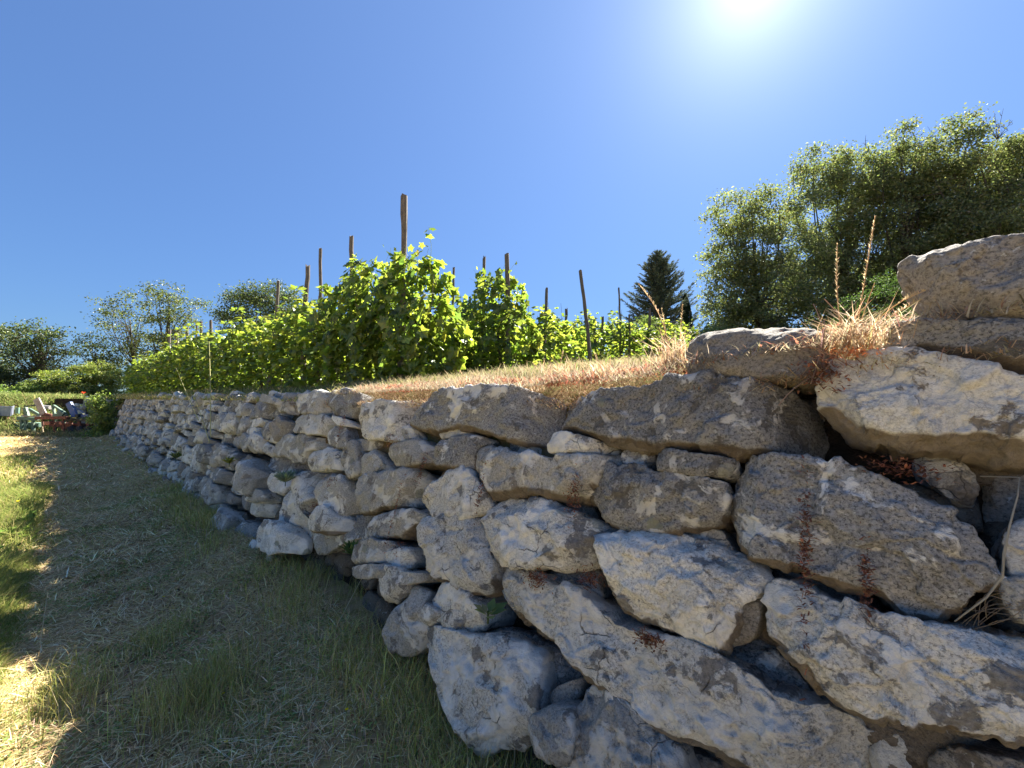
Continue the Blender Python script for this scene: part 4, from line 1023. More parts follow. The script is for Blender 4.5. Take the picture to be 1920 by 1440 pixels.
# ------------------------------------------------------------------ grass and litter
TYG = 17.0
STRAW = [(0.50, 0.40, 0.22), (0.40, 0.30, 0.16), (0.58, 0.50, 0.32), (0.28, 0.20, 0.11)]
MOWN = [(0.74, 0.55, 0.30), (0.58, 0.41, 0.21), (0.30, 0.19, 0.09), (0.88, 0.73, 0.46), (0.32, 0.30, 0.08)]
GREEN = [(0.34, 0.37, 0.10), (0.44, 0.43, 0.13), (0.56, 0.49, 0.19), (0.25, 0.27, 0.07)]
LITG = [(0.22, 0.27, 0.07), (0.30, 0.33, 0.09), (0.40, 0.36, 0.15), (0.15, 0.21, 0.05)]
def tpx(t, p): return np.stack([t*W[0]+p*N[0], t*W[1]+p*N[1]], -1)
def on_lower(t, p, dz=0.0):
    q = tpx(t, p); return np.c_[q, ground_z(q[:, 0], q[:, 1])+dz]
def on_terr(t, p, dz=0.0):
    q = tpx(t, p); return np.c_[q, terr_z(t, p)+dz]
def stuff(name, V, T, K, label=None, mat=None):
    o = link(name, tri_mesh(name, V, T, K), mat or M_GRASS); o['kind'] = 'stuff'; o['label'] = label; o['category'] = 'grass'
    return o
class Acc:
    def __init__(s): s.a = []
    def add(s, V, T, K): s.a.append((V, T, K))
    def out(s):
        n = 0; Vs = []; Ts = []; Ks = []
        for V, T, K in s.a: Vs.append(V); Ts.append(T+n); Ks.append(K); n += len(V)
        return np.vstack(Vs), np.vstack(Ts), np.vstack(Ks)
# mown stalks lying on the path, dense near the camera and thinner far away
A = Acc()
for (t0, t1, p0, p1, n, ln, wd) in [(-0.5, 5, -1.4, 1.2, 120000, .085, .0033), (5, 10, -2.0, 1.15, 60000, .13, .006), (10, 20, -6, 1.1, 36000, .2, .010), (20, 28, -9, 0.9, 15000, .28, .018), (-4, 1, -4, -1.0, 6000, .12, .006)]:
    t = t0+(t1-t0)*rng.random(n); p = p0+(p1-p0)*rng.random(n)
    keep = rng.random(n) < (0.45+0.9*np.clip(perlin(xy3(t, p, 1.6))+0.4, 0, 1))
    t = t[keep]; p = p[keep]; n = len(t)
    P = on_lower(t, p, 0.0)+np.c_[np.zeros((n, 2)), 0.022*rng.random(n)**2]
    A.add(*blades(P, ln*(0.4+0.9*rng.random(n)), wd*(0.6+0.8*rng.random(n)), rng.random(n)*6.283, 1.05+0.5*rng.random(n), pal(n, MOWN, [.36, .28, .06, .18, .12], 0.2), 0.25))
stuff('mown_straw', *A.out(), label='cut dry stalks lying over the shaded mown path', mat=M_STRAW)
# upright short green and tan grass in patches on the path
A = Acc()
for (t0, t1, p0, p1, n, ln, wd) in [(-0.5, 5, -0.7, 1.2, 17000, .07, .0024), (5, 10, -2, 1.2, 12000, .10, .0045), (10, 21, -5, 1.1, 12000, .12, .009)]:
    t = t0+(t1-t0)*rng.random(n); p = p0+(p1-p0)*rng.random(n)
    keep = perlin(xy3(t, p, 1.9, 3))+0.5*perlin(xy3(t, p, 5, 7))+0.25*sstep(0.6, 1.1, p) > 0.02
    t = t[keep]; p = p[keep]; n = len(t)
    A.add(*blades(on_lower(t, p, -0.005), ln*(0.4+1.1*rng.random(n)**1.5), wd*(0.6+0.8*rng.random(n)), rng.random(n)*6.283, 0.25+0.5*rng.random(n), pal(n, GREEN+STRAW[:2], [.3, .25, .15, .1, .12, .08], 0.2), 0.7))
# the taller tuft in the lower middle of the path and beside the big stone
for (px, py, rad, n, ln) in [(370, 1300, .13, 1500, .22), (300, 1190, .10, 500, .18), (120, 1300, .15, 700, .2), (560, 1180, .12, 500, .15), (830, 1400, .10, 900, .13), (960, 1420, .12, 900, .12), (450, 1330, .15, 500, .14), (760, 1330, .1, 500, .12), (600, 1120, .1, 500, .16), (690, 1150, .08, 500, .14)]:
    d = ray(px, py); s_ = (EYE-0.05)/(-d[2]); c = s_*d
    x = c[0]+rad*rng.normal(size=n); y = c[1]+rad*rng.normal(size=n)
    P = np.c_[x, y, ground_z(x, y)-0.005]
    A.add(*blades(P, ln*(0.4+0.7*rng.random(n)), 0.0022*(0.6+0.8*rng.random(n)), rng.random(n)*6.283, 0.08+0.3*rng.random(n), pal(n, GREEN+STRAW[:2], [.22, .22, .26, .1, .12, .08], 0.2), 0.5))
for i in range(34):
    t0_ = 0.75+7.5*rng.random()**1.3; n = 220; ln = .10+.12*rng.random(); t = t0_+0.13*rng.normal(size=n); p = 1.02+0.10*rng.normal(size=n)+0.06*rng.normal()
    A.add(*blades(on_lower(t, p, -0.005), ln*(0.4+0.8*rng.random(n)), 0.0026*(1+0.12*t0_)*(0.6+0.8*rng.random(n)), rng.random(n)*6.283, 0.1+0.45*rng.random(n), pal(n, GREEN+STRAW[:2], [.2, .2, .22, .14, .14, .10], 0.2), 0.7))
stuff('short_grass', *A.out(), label='thin short green grass tufts growing through the mown path', mat=M_STRAW)
# sunlit tall grass at the left
A = Acc()
for (t0, t1, p0, p1, n, ln, wd) in [(0.8, 3.0, -1.5, -0.30, 22000, .17, .004), (2.6, 6, -1.6, -0.16, 60000, .23, .004), (6, 11, -4.5, -0.2, 60000, .24, .007), (11, 17, -8, -0.6, 22000, .15, .012), (1, 2.7, -2.5, -0.55, 6000, .16, .004)]:
    t = t0+(t1-t0)*rng.random(n); p = p0+(p1-p0)*rng.random(n)
    edge = -0.20+0.10*perlin(xy3(t, p*0, 1.5))-0.10*sstep(9, 14, t)
    keep = (p < edge) & (rng.random(n) < 0.5+0.8*np.clip(perlin(xy3(t, p, 1.3, 2))+0.5, 0, 1))
    t = t[keep]; p = p[keep]; n = len(t)
    A.add(*blades(on_lower(t, p, -0.01), ln*(0.4+0.9*rng.random(n))*sstep(-0.12, -0.45, p)+0.05, wd*(0.6+0.8*rng.random(n)), rng.random(n)*6.283, 0.15+0.5*rng.random(n), pal(n, LITG, [.3, .3, .25, .15], 0.15), 0.8))
stuff('tall_grass', *A.out(), label='sunlit yellow-green tall grass along the left edge of the path')
A = Acc()
n = 26000; t = 15+13*rng.random(n); p = -11+10.4*rng.random(n)
A.add(*blades(on_lower(t, p), .16*(0.4+rng.random(n)), .014*(0.6+0.8*rng.random(n)), rng.random(n)*6.283, 0.9+0.5*rng.random(n), pal(n, [(0.62, 0.48, 0.26), (0.5, 0.38, 0.2), (0.36, 0.34, 0.12)], None, 0.15), 0.3))
n = 2200; t = 2.2+1.0*rng.random(n); p = -0.75+0.5*rng.random(n)
A.add(*blades(on_lower(t, p), .12*(0.4+rng.random(n)), .004*(0.6+0.8*rng.random(n)), rng.random(n)*6.283, 0.9+0.5*rng.random(n), pal(n, STRAW, None, 0.15), 0.3))
stuff('hay', *A.out(), label='golden sunlit mown hay spread before the farm tools')
A = Acc()
n = 24000; t = 26.3+5.5*rng.random(n); p = -13+13.2*rng.random(n); q = tpx(t, p)
zz = far_z(t, p, q[:, 0], q[:, 1])
A.add(*blades(np.c_[q, zz], .32*(0.4+rng.random(n)), .03*(0.6+0.8*rng.random(n)), rng.random(n)*6.283, 0.2+0.6*rng.random(n), pal(n, [(0.17, 0.22, 0.06), (0.23, 0.27, 0.09), (0.13, 0.17, 0.05), (0.3, 0.3, 0.12)], None, 0.15), 0.6))
n = 5200; px_ = 0+205*rng.random(n); Yd = TYG+0.9*rng.random(n)-0.9; x = (px_-960)/F*Yd; z_ = ground_z(x, Yd)
A.add(*blades(np.c_[x, Yd, z_], .30*(0.3+rng.random(n)**1.5), .016*(0.6+0.8*rng.random(n)), rng.random(n)*6.283, 0.2+0.6*rng.random(n), pal(n, [(0.20, 0.22, 0.08), (0.30, 0.28, 0.13), (0.40, 0.33, 0.18)], None, 0.15), 0.6))
stuff('rough_grass', *A.out(), label='rank green weeds covering the bank behind the farm tools')
# low broad-leaved weeds and crumbs of dead leaf matted into the path
n = 60000; t = -0.5+9*rng.random(n)**1.3; p = -0.6+1.8*rng.random(n)
keep = (perlin(xy3(t, p, 2.1, 11))+0.4*perlin(xy3(t, p, 7, 3)) > 0.12); t = t[keep]; p = p[keep]; n = len(t)
L = on_lower(t, p, 0.004)+np.c_[np.zeros((n, 2)), 0.022*rng.random(n)]
V, T, K = scatter(TLV, TLT, rand_rot(n, np.array([0, 0, 1.0]), 0.5), L, (0.010+0.010*rng.random(n))*(1+0.1*t), pal(n, [(0.26, 0.34, 0.12), (0.34, 0.40, 0.16), (0.19, 0.25, 0.09)], None, 0.18))
stuff('ground_weeds', V, T, K, 'small green creeping weeds matted into the shaded path')
n = 16000; t = -0.5+8*rng.random(n)**1.3; p = 0.1+1.1*rng.random(n); L = on_lower(t, p, 0.006)
V, T, K = scatter(TLV, TLT, rand_rot(n, np.array([0, 0, 1.0]), 0.7), L, (0.008+0.012*rng.random(n))*(1+0.1*t), pal(n, [(0.22, 0.13, 0.08), (0.34, 0.24, 0.15), (0.14, 0.09, 0.06)], None, 0.18))
stuff('leaf_litter', V, T, K, 'brown crumbled leaf litter along the foot of the wall')
# yellow flowers
def flower(P, n, size, cols, name, label, cat, group, top=0.12):
    for i in range(len(P)):
        mb = MB(); hh = top*(0.7+0.6*rng.random())
        V, T = tube(np.array([(0, 0, 0), (.01*rng.normal(), .01*rng.normal(), hh*0.5), (0.01, 0, hh)]), 0.0015, 3); 
        e = empty(name, P[i], label, cat, group)
        link('stem', tri_mesh('stem', V, T, np.tile((.12, .18, .05), (len(V), 1))), M_GRASS, e)
        a = np.arange(8)*math.pi/4; rr_ = size*np.where(np.arange(8) % 2 == 0, 1, .75)
        V = np.vstack([[0.01, 0, hh], np.stack([0.01+rr_*np.cos(a), rr_*np.sin(a), hh+size*0.35+0*a], -1)])
        T = np.array([(0, 1+k, 1+(k+1) % 8) for k in range(8)])
        link('petals', tri_mesh('petals', V, T, np.tile(cols, (9, 1))), M_GRASS, e)
tt = 2.9+6.5*rng.random(46)**1.1; pp_ = -0.42-1.6*rng.random(46)*(tt/6)
flower(on_lower(tt, pp_), 46, 0.020, (0.85, 0.68, 0.02), 'yellow_flower', 'small yellow wildflower standing in the sunlit tall grass', 'flower', 'yellow flowers in the sunlit grass', 0.22)
for px, py, lab in [(415, 1282, 'yellow flower low in the path, left of the long pale stalk'), (421, 1357, 'yellow flower nearest the bottom of the path'), (645, 1357, 'yellow flower right of the long pale stalk'), (305, 1105, 'yellow flower furthest up the shaded path')]:
    d = ray(px, py); c = (EYE-0.12)/(-d[2])*d; flower(np.array([[c[0], c[1], float(ground_z(c[0], c[1]))]]), 1, 0.009, (0.8, 0.62, 0.02), 'yellow_flower', lab, 'flower', 'yellow flowers on the shaded path', 0.05)
# broad weed leaves in the lit grass
n = 2600; t = 3.2+5*rng.random(n)**1.2; p = -0.30-0.9*rng.random(n); L = on_lower(t, p, 0.05)+np.c_[np.zeros((n, 2)), 0.12*rng.random(n)]
keep = perlin(xy3(t, p, 2.3, 4)) > 0.1; L = L[keep]; n = len(L)
V, T, K = scatter(TLV, TLT, rand_rot(n, np.array([0, 0, 1.0]), 0.7), L, 0.05+0.05*rng.random(n), pal(n, [(0.16, 0.24, 0.05), (0.22, 0.30, 0.06)], None, 0.15))
stuff('weed_leaves', V, T, K, 'broad green weed leaves among the sunlit grass')

# terrace edge: dry mat, red-brown stonecrop and green weeds
A = Acc()
n = 52000; t = -0.4+3.9*rng.random(n)**0.9; q = rng.random(n)**1.2*1.8-0.10; p = face_p(t, 1.6)+0.05+q
P = on_terr(t, p, 0.0)+np.c_[np.zeros((n, 2)), 0.05*rng.random(n)*np.clip(perlin(xy3(t, p, 3))+0.5, 0, 1)]
A.add(*blades(P, .05*(0.4+1.2*rng.random(n)**2), .0028*(0.6+0.8*rng.random(n)), rng.random(n)*6.283, 0.5+0.9*rng.random(n), pal(n, [(0.36, 0.30, 0.21), (0.29, 0.23, 0.155), (0.46, 0.40, 0.29), (0.22, 0.125, 0.09), (0.20, 0.18, 0.08)], [.32, .25, .16, .15, .12], 0.15), 0.4))
n = 9000; t = 3.2+5*rng.random(n)**1.3; q = rng.random(n)*1.4; p = face_p(t, 1.6)+0.03+q
A.add(*blades(on_terr(t, p), .07*(0.4+rng.random(n)), .004*(0.6+0.8*rng.random(n)), rng.random(n)*6.283, 0.6+0.8*rng.random(n), pal(n, STRAW+GREEN[:2], None, 0.15), 0.4))
n = 30000; t = -0.4+5.2*rng.random(n); q = -0.10+0.40*rng.random(n); p = face_p(t, 1.6)+0.05+q
P = on_terr(t, p, 0.0); P[:, 2] += -0.10*sstep(0.30, -0.05, q)-0.02+0.05*rng.random(n)
az = math.atan2(-N[1], -N[0])+1.1*rng.normal(size=n)
A.add(*blades(P, .055*(0.4+1.2*rng.random(n)**2), .003*(0.6+0.8*rng.random(n)), az, 0.8+0.8*rng.random(n), pal(n, [(0.42, 0.31, 0.19), (0.34, 0.23, 0.14), (0.50, 0.42, 0.28), (0.24, 0.13, 0.08), (0.24, 0.20, 0.07)], [.28, .25, .17, .2, .1], 0.18), 0.6))
n = 26000; t = 4+23*rng.random(n); q = -0.12+0.55*rng.random(n); p = face_p(t, 1.6)+0.05+q
A.add(*blades(on_terr(t, p, -0.05), (.05+.006*t)*(0.4+rng.random(n)), .0035+.0006*t, rng.random(n)*6.283, 0.3+0.9*rng.random(n), pal(n, STRAW+GREEN, None, 0.15), 0.5))
stuff('dry_grass_mat', *A.out(), label='pinkish tan dry grass mat on top of the wall')
A = Acc()
for (t0, t1, q0, q1, n, ln, wd) in [(0.0, 6, 0.75, 9, 60000, .14, .006), (1.5, 5, 0.5, 1.3, 9000, .12, .004), (3.5, 12, 0.1, 1.6, 14000, .10, .006), (6, 20, 0.6, 10, 26000, .16, .014), (10, 26, 0.1, 1.0, 9000, .18, .014), (-3, 6, 8, 16, 14000, .2, .02)]:
    t = t0+(t1-t0)*rng.random(n); p = face_p(t, 1.6)+q0+(q1-q0)*rng.random(n)
    A.add(*blades(on_terr(t, p), ln*(0.3+1.0*rng.random(n)**1.5), wd*(0.6+0.8*rng.random(n)), rng.random(n)*6.283, 0.15+0.6*rng.random(n), pal(n, [(0.13, 0.17, 0.05), (0.20, 0.22, 0.07), (0.34, 0.29, 0.17), (0.28, 0.22, 0.13)], [.35, .25, .2, .2] if t0 > 3 or t0 < -1 else [.12, .13, .4, .35], 0.15), 0.8))
stuff('terrace_grass', *A.out(), label='green and tan weeds growing between the vine rows')
# stonecrop patches (reddish) hugging the wall joints and the mat's edge
def crop(t, p, z, n, spread, cols, h=0.03):
    P = np.array([*(t*W+p*N)[:2], z])+rng.normal(size=(n, 3))*np.array(spread)
    az = rng.random(n)*6.283
    return blades(P, h*(0.5+rng.random(n)), .0045+0.003*rng.random(n), az, 0.4+0.9*rng.random(n), pal(n, cols, None, 0.15), 0.8)
REDS = [(0.36, 0.14, 0.09), (0.28, 0.11, 0.08), (0.45, 0.20, 0.11), (0.22, 0.12, 0.07)]
A = Acc()
for i in range(46):
    t = 0.0+3.4*rng.random(); p = float(face_p(t, 1.6))+0.04+0.25*rng.random()
    A.add(*crop(t, p, float(terr_z(t, p))+0.01, 160, (.05, .04, .012), REDS, 0.025))
stuff('stonecrop', *A.out(), label='reddish stonecrop patches along the wall top edge')

def tuft(name, px, py, off, label, n, h, cols, lean, az0=None, azs=6.3, spread=0.04, wid=0.003, heads=(), cat='grass tuft', group=None, stalks=0):
    v = on_face(px, py, off); e = empty(name, v, label, cat, group)
    P = rng.normal(size=(n, 3))*np.array([spread, spread, 0.008]); az = (az0 if az0 is not None else 0)+azs*(rng.random(n)-0.5)
    V, T, K = blades(P, h*(0.35+0.75*rng.random(n)), wid*(0.6+0.8*rng.random(n)), az, lean*rng.random(n)+0.05, pal(n, cols, None, 0.15), 0.7)
    link('blades', tri_mesh('blades', V, T, K), M_GRASS, e, kind='stuff')
    for (pts, rr_, nh, hl) in heads:
        mb = MB(); pts = np.array(pts, float); V, T = tube(pts, np.linspace(rr_, rr_*0.6, len(pts)), 4); mb.add(V, T, (0.55, 0.42, 0.26))
        link('stalk', mb.mesh('stalk'), M_GRASS, e)
        if nh:
            k = np.linspace(1-hl, 1, nh)*(len(pts)-1.001); i0 = k.astype(int); f = (k-i0)[:, None]; Q = pts[i0]*(1-f)+pts[i0+1]*f
            taper = 0.6+0.8*np.sin(np.pi*np.linspace(0, 1, nh))
            V, T, K = blades(np.repeat(Q, 2, 0), 0.011*np.repeat(taper, 2), np.full(2*nh, .0019), rng.random(2*nh)*6.283, 0.2+0.5*rng.random(2*nh), pal(2*nh, [(0.62, 0.48, 0.30), (0.5, 0.38, 0.22)], None, 0.15), 0.2)
            link('seed_head', tri_mesh('seed_head', V, T, K), M_GRASS, e)
    return e
def seg(a, b, bend, k=8):
    s = np.linspace(0, 1, k)[:, None]; a = np.array(a, float); b = np.array(b, float)
    return a+(b-a)*s+np.array(bend)*np.sin(s*math.pi)
def onf(px, py, base, off): return on_face(px, py, off)-np.array(base)
DRYT = [(0.50, 0.38, 0.24), (0.42, 0.29, 0.17), (0.58, 0.48, 0.33), (0.34, 0.21, 0.13)]
B0 = on_face(1600, 655, -0.02)
e = tuft('dry_grass_tuft', 1600, 655, -0.02, 'orange-tan dry grass tuft in the gap between the top stones', 420, .17, DRYT, 1.0, spread=.045,
     heads=[(seg((0, 0, 0), onf(1641, 405, B0, -.02), (0.0, 0, .0)), .0022, 60, .72), (seg((-.03, 0, 0), onf(1570, 458, B0, -.02), (-.01, 0, 0)), .0022, 44, .65),
            (seg((0, 0, 0), onf(1735, 545, B0, -.0), (0, 0, .03)), .0025, 26, .35), (seg((0, 0, 0), onf(1730, 560, B0, .0), (0, 0, .015)), .002, 20, .4), (seg((0, 0, 0), onf(1640, 530, B0, -.02), (0, 0, .01)), .002, 0, .3)])
for (x1, y1, x2, y2) in [(1520, 720, 1545, 600), (1530, 715, 1590, 640), (1545, 560, 1560, 640), (1500, 640, 1600, 690), (1545, 690, 1525, 570), (1555, 700, 1545, 620), (1460, 760, 1552, 690), (1560, 720, 1530, 640)]:
    a = onf(x1, y1, B0, .05); b_ = onf(x2, y2, B0, .03); V, T = tube(seg(a, b_, rng.normal(size=3)*0.012), 0.0016, 4); link('dead_stem', tri_mesh('dead_stem', V, T, np.tile((.34, .25, .2), (len(V), 1))), M_GRASS, e)
B1 = on_face(1262, 690, -0.15)
tuft('dry_grass_tuft', 1262, 690, -0.15, 'tall golden grass clump with a drooping seed head left of the capstone', 220, .20, DRYT, 0.45, spread=.035,
     heads=[(seg((0, 0, 0), onf(1197, 532, B1, -.15), (.03, 0, .02)), .0025, 60, .6), (seg((.02, 0, 0), onf(1280, 570, B1, -.15), (0, 0, 0)), .002, 12, .3), (seg((0, 0, 0), onf(1240, 578, B1, -.15), (0, 0, 0)), .002, 20, .4)])
for i, (px, py, h_, lab) in enumerate([(1045, 700, .07, 'dry upright stalks left of the gnarled stake'), (880, 720, .05, 'short pale dry stalks above the dark top stone'), (1000, 735, .05, 'dry drooping stalks over the joint of two long top stones'), (1130, 700, .06, 'dry grass clump in front of the gnarled stake')]):
    B = on_face(px, py, -0.08); tuft('dry_grass_tuft', px, py, -0.08, lab, 110, h_*1.3, DRYT, 0.9, spread=.05, group='dry grass clumps on the wall top', heads=[(seg((0, 0, 0), (0.03*rng.normal(), 0.02, h_*1.7), (0, 0, 0)), .0018, 14, .4)])
for i, (px, py) in enumerate([(1090, 745), (990, 720), (930, 722), (1240, 705), (1180, 715)]):
    pass
# tall thin stems standing before the far wall
for i, (x1, y1, x2, y2, lab) in enumerate([(372, 788, 330, 690, 'pale arched grass stem leaning left before the vines'), (395, 820, 392, 640, 'tall upright seeding stem in front of the wall middle'), (393, 830, 362, 740, 'thin stem crossing the arched one')]):
    B = on_face(x1, y1, .2); e = empty('grass_stem', B, lab, 'grass stem', 'tall stems growing out of the wall')
    V, T = tube(seg((0, 0, 0), onf(x2, y2, B, .2), (-.04, 0, .08) if i == 0 else (0.01, 0, 0)), np.linspace(.007, .003, 8), 4); link('stalk', tri_mesh('stalk', V, T, np.tile((.5, .48, .26), (len(V), 1))), M_GRASS, e)
# reddish dry stonecrop strands and clumps inside the joints
JO = [(1510, 1030, 7, 110, 'hanging red-brown strand on the huge dark stone'), (1625, 1090, 5, 45, 'short red-brown strand below the hanging one'), (1075, 930, 12, 40, 'red stonecrop under the stepped mid-wall stone'), (1005, 1085, 26, 14, 'rusty curled dead leaves in the joint above the long diagonal slab'), (1105, 1085, 22, 14, 'rusty curled leaves wedged beside the blue-stained slab'),
 (1215, 1200, 24, 12, 'rusty curled dead leaves under the blue-stained slab'), (735, 830, 24, 12, 'reddish stonecrop below the pale square top stone'), (790, 880, 8, 30, 'red strands above the rounded pale stone'), (745, 1035, 22, 16, 'reddish moss clump right of the small dark stones'), (740, 960, 3, 60, 'thin red strand down the ridged stone'),
 (620, 905, 20, 10, 'brown dead leaves above the stepped pale stones'), (590, 950, 16, 14, 'purple-red stonecrop on the pale upright stone'), (900, 925, 4, 45, 'thin red strand in front of the rounded stone'), (1540, 700, 30, 30, 'brown crumbled leaves between cap and pale slab'), (1690, 880, 40, 14, 'heap of brown dead leaves in the dark hole'), (640, 800, 10, 30, 'rusty stonecrop left of the pale square stone'), (1600, 662, 42, 10, 'orange stonecrop carpet under the dry tuft')]
for i, (px, py, rx, ry, lab) in enumerate(JO):
    off = 0.085 if ry > 35 else 0.05
    c = on_face(px, py, off); sc_ = np.linalg.norm(c-[0, 0, EYE])/F; n = int(50+rx*ry*0.30)
    P = (EU[None]*rng.normal(size=(n, 1))*rx*0.5+EV[None]*rng.normal(size=(n, 1))*ry*0.5+EN[None]*0.008*rng.normal(size=(n, 1)))*sc_
    o = empty('stonecrop' if i != 14 else 'dead_leaves', c, lab, 'stonecrop' if i != 14 else 'dead leaves', 'dry plants in the wall joints')
    cc = [(0.36, 0.17, 0.10), (0.27, 0.12, 0.08), (0.20, 0.10, 0.07)] if i != 16 else [(0.75, 0.38, 0.2), (0.6, 0.28, 0.14)]
    V, T, K = blades(P, .020*(0.5+rng.random(n)), .0035+0.003*rng.random(n), rng.random(n)*6.283, 0.6+0.9*rng.random(n), pal(n, cc, None, 0.2), 0.9)
    link('sprigs', tri_mesh('sprigs', V, T, K), M_GRASS, o, kind='stuff')
# small plants
def plant(px, py, off, label, n, h, cols, seed, leafw=0.25, cat='plant', name='wall_plant', up=0.5):
    r = np.random.default_rng(seed); c = on_face(px, py, off); e = empty(name, c, label, cat)
    az = r.random(n)*6.283; el = up+0.7*r.random(n); D = np.stack([np.cos(az)*np.cos(el), np.sin(az)*np.cos(el), np.sin(el)], -1)
    X = np.cross(D, [0, 0, 1.0]); X /= np.linalg.norm(X, axis=1)[:, None]; Zz = np.cross(X, D)
    lf = np.array([(0, 0, 0), (leafw, .5, .05), (0, 1, -.05), (-leafw, .5, .05)], float)
    R_ = np.stack([X, D, Zz], -1); S_ = h*(0.5+0.7*r.random(n))
    mbL = []
    for i in range(n):
        me = tri_mesh('leaf', np.einsum('ij,kj->ki', R_[i], lf)*S_[i]+D[i]*0.01, TLT, np.tile(pal(1, cols, None, .1, r), (4, 1))); link('leaf', me, M_GRASS, e)
    V, T = tube(np.array([(0, 0, -.03), (0, 0, 0), (0, 0, .02)]), .004, 4); link('stem', tri_mesh('stem', V, T, np.tile((.1, .14, .05), (len(V), 1))), M_GRASS, e)
plant(535, 905, .10, 'grey-green spiky plant growing on the wall left of the pale upright stone', 110, .11, [(0.20, 0.27, 0.17), (0.26, 0.33, 0.22)], 3, .09)
plant(915, 1155, .10, 'small plant with broad jagged leaves beside the big lower boulder', 9, .075, [(0.16, 0.22, 0.08), (0.24, 0.27, 0.14)], 4, .35, up=0.1)
plant(660, 1040, .02, 'dark green weed growing in the hollow at the wall foot', 60, .09, [(0.09, 0.15, 0.05), (0.12, 0.19, 0.06)], 5, .14)
plant(430, 870, .1, 'yellow-green weed sprouting from the distant part of the wall', 60, .09, [(0.3, 0.32, 0.06), (0.16, 0.2, 0.06)], 6, .12)
plant(330, 860, .1, 'green weed with arching leaves halfway down the far wall', 60, .13, [(0.12, 0.17, 0.05), (0.2, 0.24, 0.09)], 7, .07)
# bent pale stem at the right edge, roots behind it
a = on_face(1838, 893, .0); e = empty('bent_stem', a, 'thin pale stem bent at a right angle before the dark hole', 'stem')
mb = MB()
ctrl = [onf(x, y, a, o_) for x, y, o_ in [(1838, 893, .0), (1912, 895, .03), (1908, 930, .04), (1893, 985, .05), (1882, 1040, .05), (1880, 1080, .04), (1850, 1120, .02), (1790, 1165, .02)]]
V, T = tube(np.array(ctrl), np.array([.0014, .0014, .0016, .002, .0025, .0028, .0022, .0015]), 5); mb.add(V, T, (.42, .40, .34)); link('stem', mb.mesh('stem', True), M_GRASS, e)
for k in range(12):
    p0 = onf(1790+rng.random()*70, 1140+rng.random()*45, a, .0); p1 = onf(1880+rng.random()*60, 1100+rng.random()*80, a, .02); V, T = tube(seg(p0, p1, rng.normal(size=3)*0.02), .0009, 3); link('root', tri_mesh('root', V, T, np.tile((.3, .24, .17), (len(V), 1))), M_GRASS, e)
# long dry straws lying on the path and against the wall
mb_ = []
for i, (x1, y1, x2, y2, z1, z2) in enumerate([(465, 1372, 640, 1293, .03, .05), (430, 1300, 470, 1360, .03, .04), (410, 1385, 480, 1400, .02, .03), (630, 1200, 720, 1012, .1, .55), (685, 1215, 722, 1165, .12, .2), (595, 1105, 660, 1040, .1, .2), (700, 1350, 740, 1300, .05, .1), (670, 1315, 705, 1390, .05, .03), (590, 1395, 620, 1435, .03, .02), (75, 1210, 90, 1110, .02, .25), (300, 1120, 410, 1060, .03, .04), (160, 1190, 270, 1215, .02, .03)]):
    d1 = ray(x1, y1); a = np.array([0, 0, EYE])+(EYE-z1-.02)/(-d1[2])*d1; d2 = ray(x2, y2); b_ = np.array([0, 0, EYE])+(EYE-z2-.02)/(-d2[2])*d2
    a[2] = max(a[2], float(ground_z(a[0], a[1]))+.012); b_[2] = max(b_[2], float(ground_z(b_[0], b_[1]))+.02)
    V, T = tube(seg(a, b_, (0, 0, .012)), np.linspace(.0024, .0014, 8), 5); o = link('dry_straw', tri_mesh('dry_straw', V-a, T, np.tile((.56, .50, .34), (len(V), 1))), M_GRASS); o.location = tuple(a)
    o['label'] = ['longest pale straw lying across the lower path', 'pale straw slanting down to the left end of the longest straw', 'short forked straw at the bottom of the path', 'long pale stem leaning up against the small dark stones', 'short straw leaning beside the tall narrow stone', 'straw leaning below the rounded loose stone', 'short pale straw left of the big lower boulder', 'steep straw below the big boulder left side', 'short bottom straw right of the path tuft', 'upright pale green stem on the shadow edge at left', 'pale straw lying across the upper path', 'thin brown straw left of the path middle'][i]; o['category'] = 'straw'; o['group'] = 'long loose straws'

# ------------------------------------------------------------------ farm tools at the far left
def paint(name, c, rust=(0.16, 0.07, 0.035)): return simple_mat(name, c, tuple(0.6*a+0.4*b_ for a, b_ in zip(c, rust)), 0.55, 7)
M_BLUE = paint('blue_paint', (0.025, 0.11, 0.32)); M_TEAL = paint('teal_paint', (0.09, 0.19, 0.145)); M_RUST = simple_mat('rusty_steel', (0.20, 0.075, 0.045), (0.09, 0.04, 0.03), 0.85, 12)
M_ORNG = paint('orange_paint', (0.42, 0.14, 0.08)); M_ZINC = simple_mat('galvanised_sheet', (0.28, 0.31, 0.42), (0.2, 0.22, 0.3), 0.35, 6, metal=0.3); M_GREYS = simple_mat('worn_grey_steel', (0.34, 0.31, 0.29), (0.22, 0.17, 0.14), 0.6, 9); M_BLK = simple_mat('black_steel', (0.03, 0.03, 0.032), None, 0.6, 9)
TY = 17.0
def q3(px, py, dY=0.0): return at_depth(px, py, TY+dY)
def bar(name, a, b_, w_, h_, mat, parent, org):
    a = np.array(a); b_ = np.array(b_); d = b_-a; L_ = np.linalg.norm(d); d /= L_; sd = np.cross(d, [0, 0, 1.0]); 
    if np.linalg.norm(sd) < 1e-3: sd = np.array([1.0, 0, 0])
    sd /= np.linalg.norm(sd); up = np.cross(sd, d)
    V, T = box(0, 0, 0, L_, w_, h_, np.stack([d, sd, up], -1)); o = link(name, tri_mesh(name, V+(a+b_)/2-org, T), mat, parent)
    bv_ = o.modifiers.new('bevel', 'BEVEL'); bv_.width = min(w_, h_)*0.15; bv_.segments = 1; return o
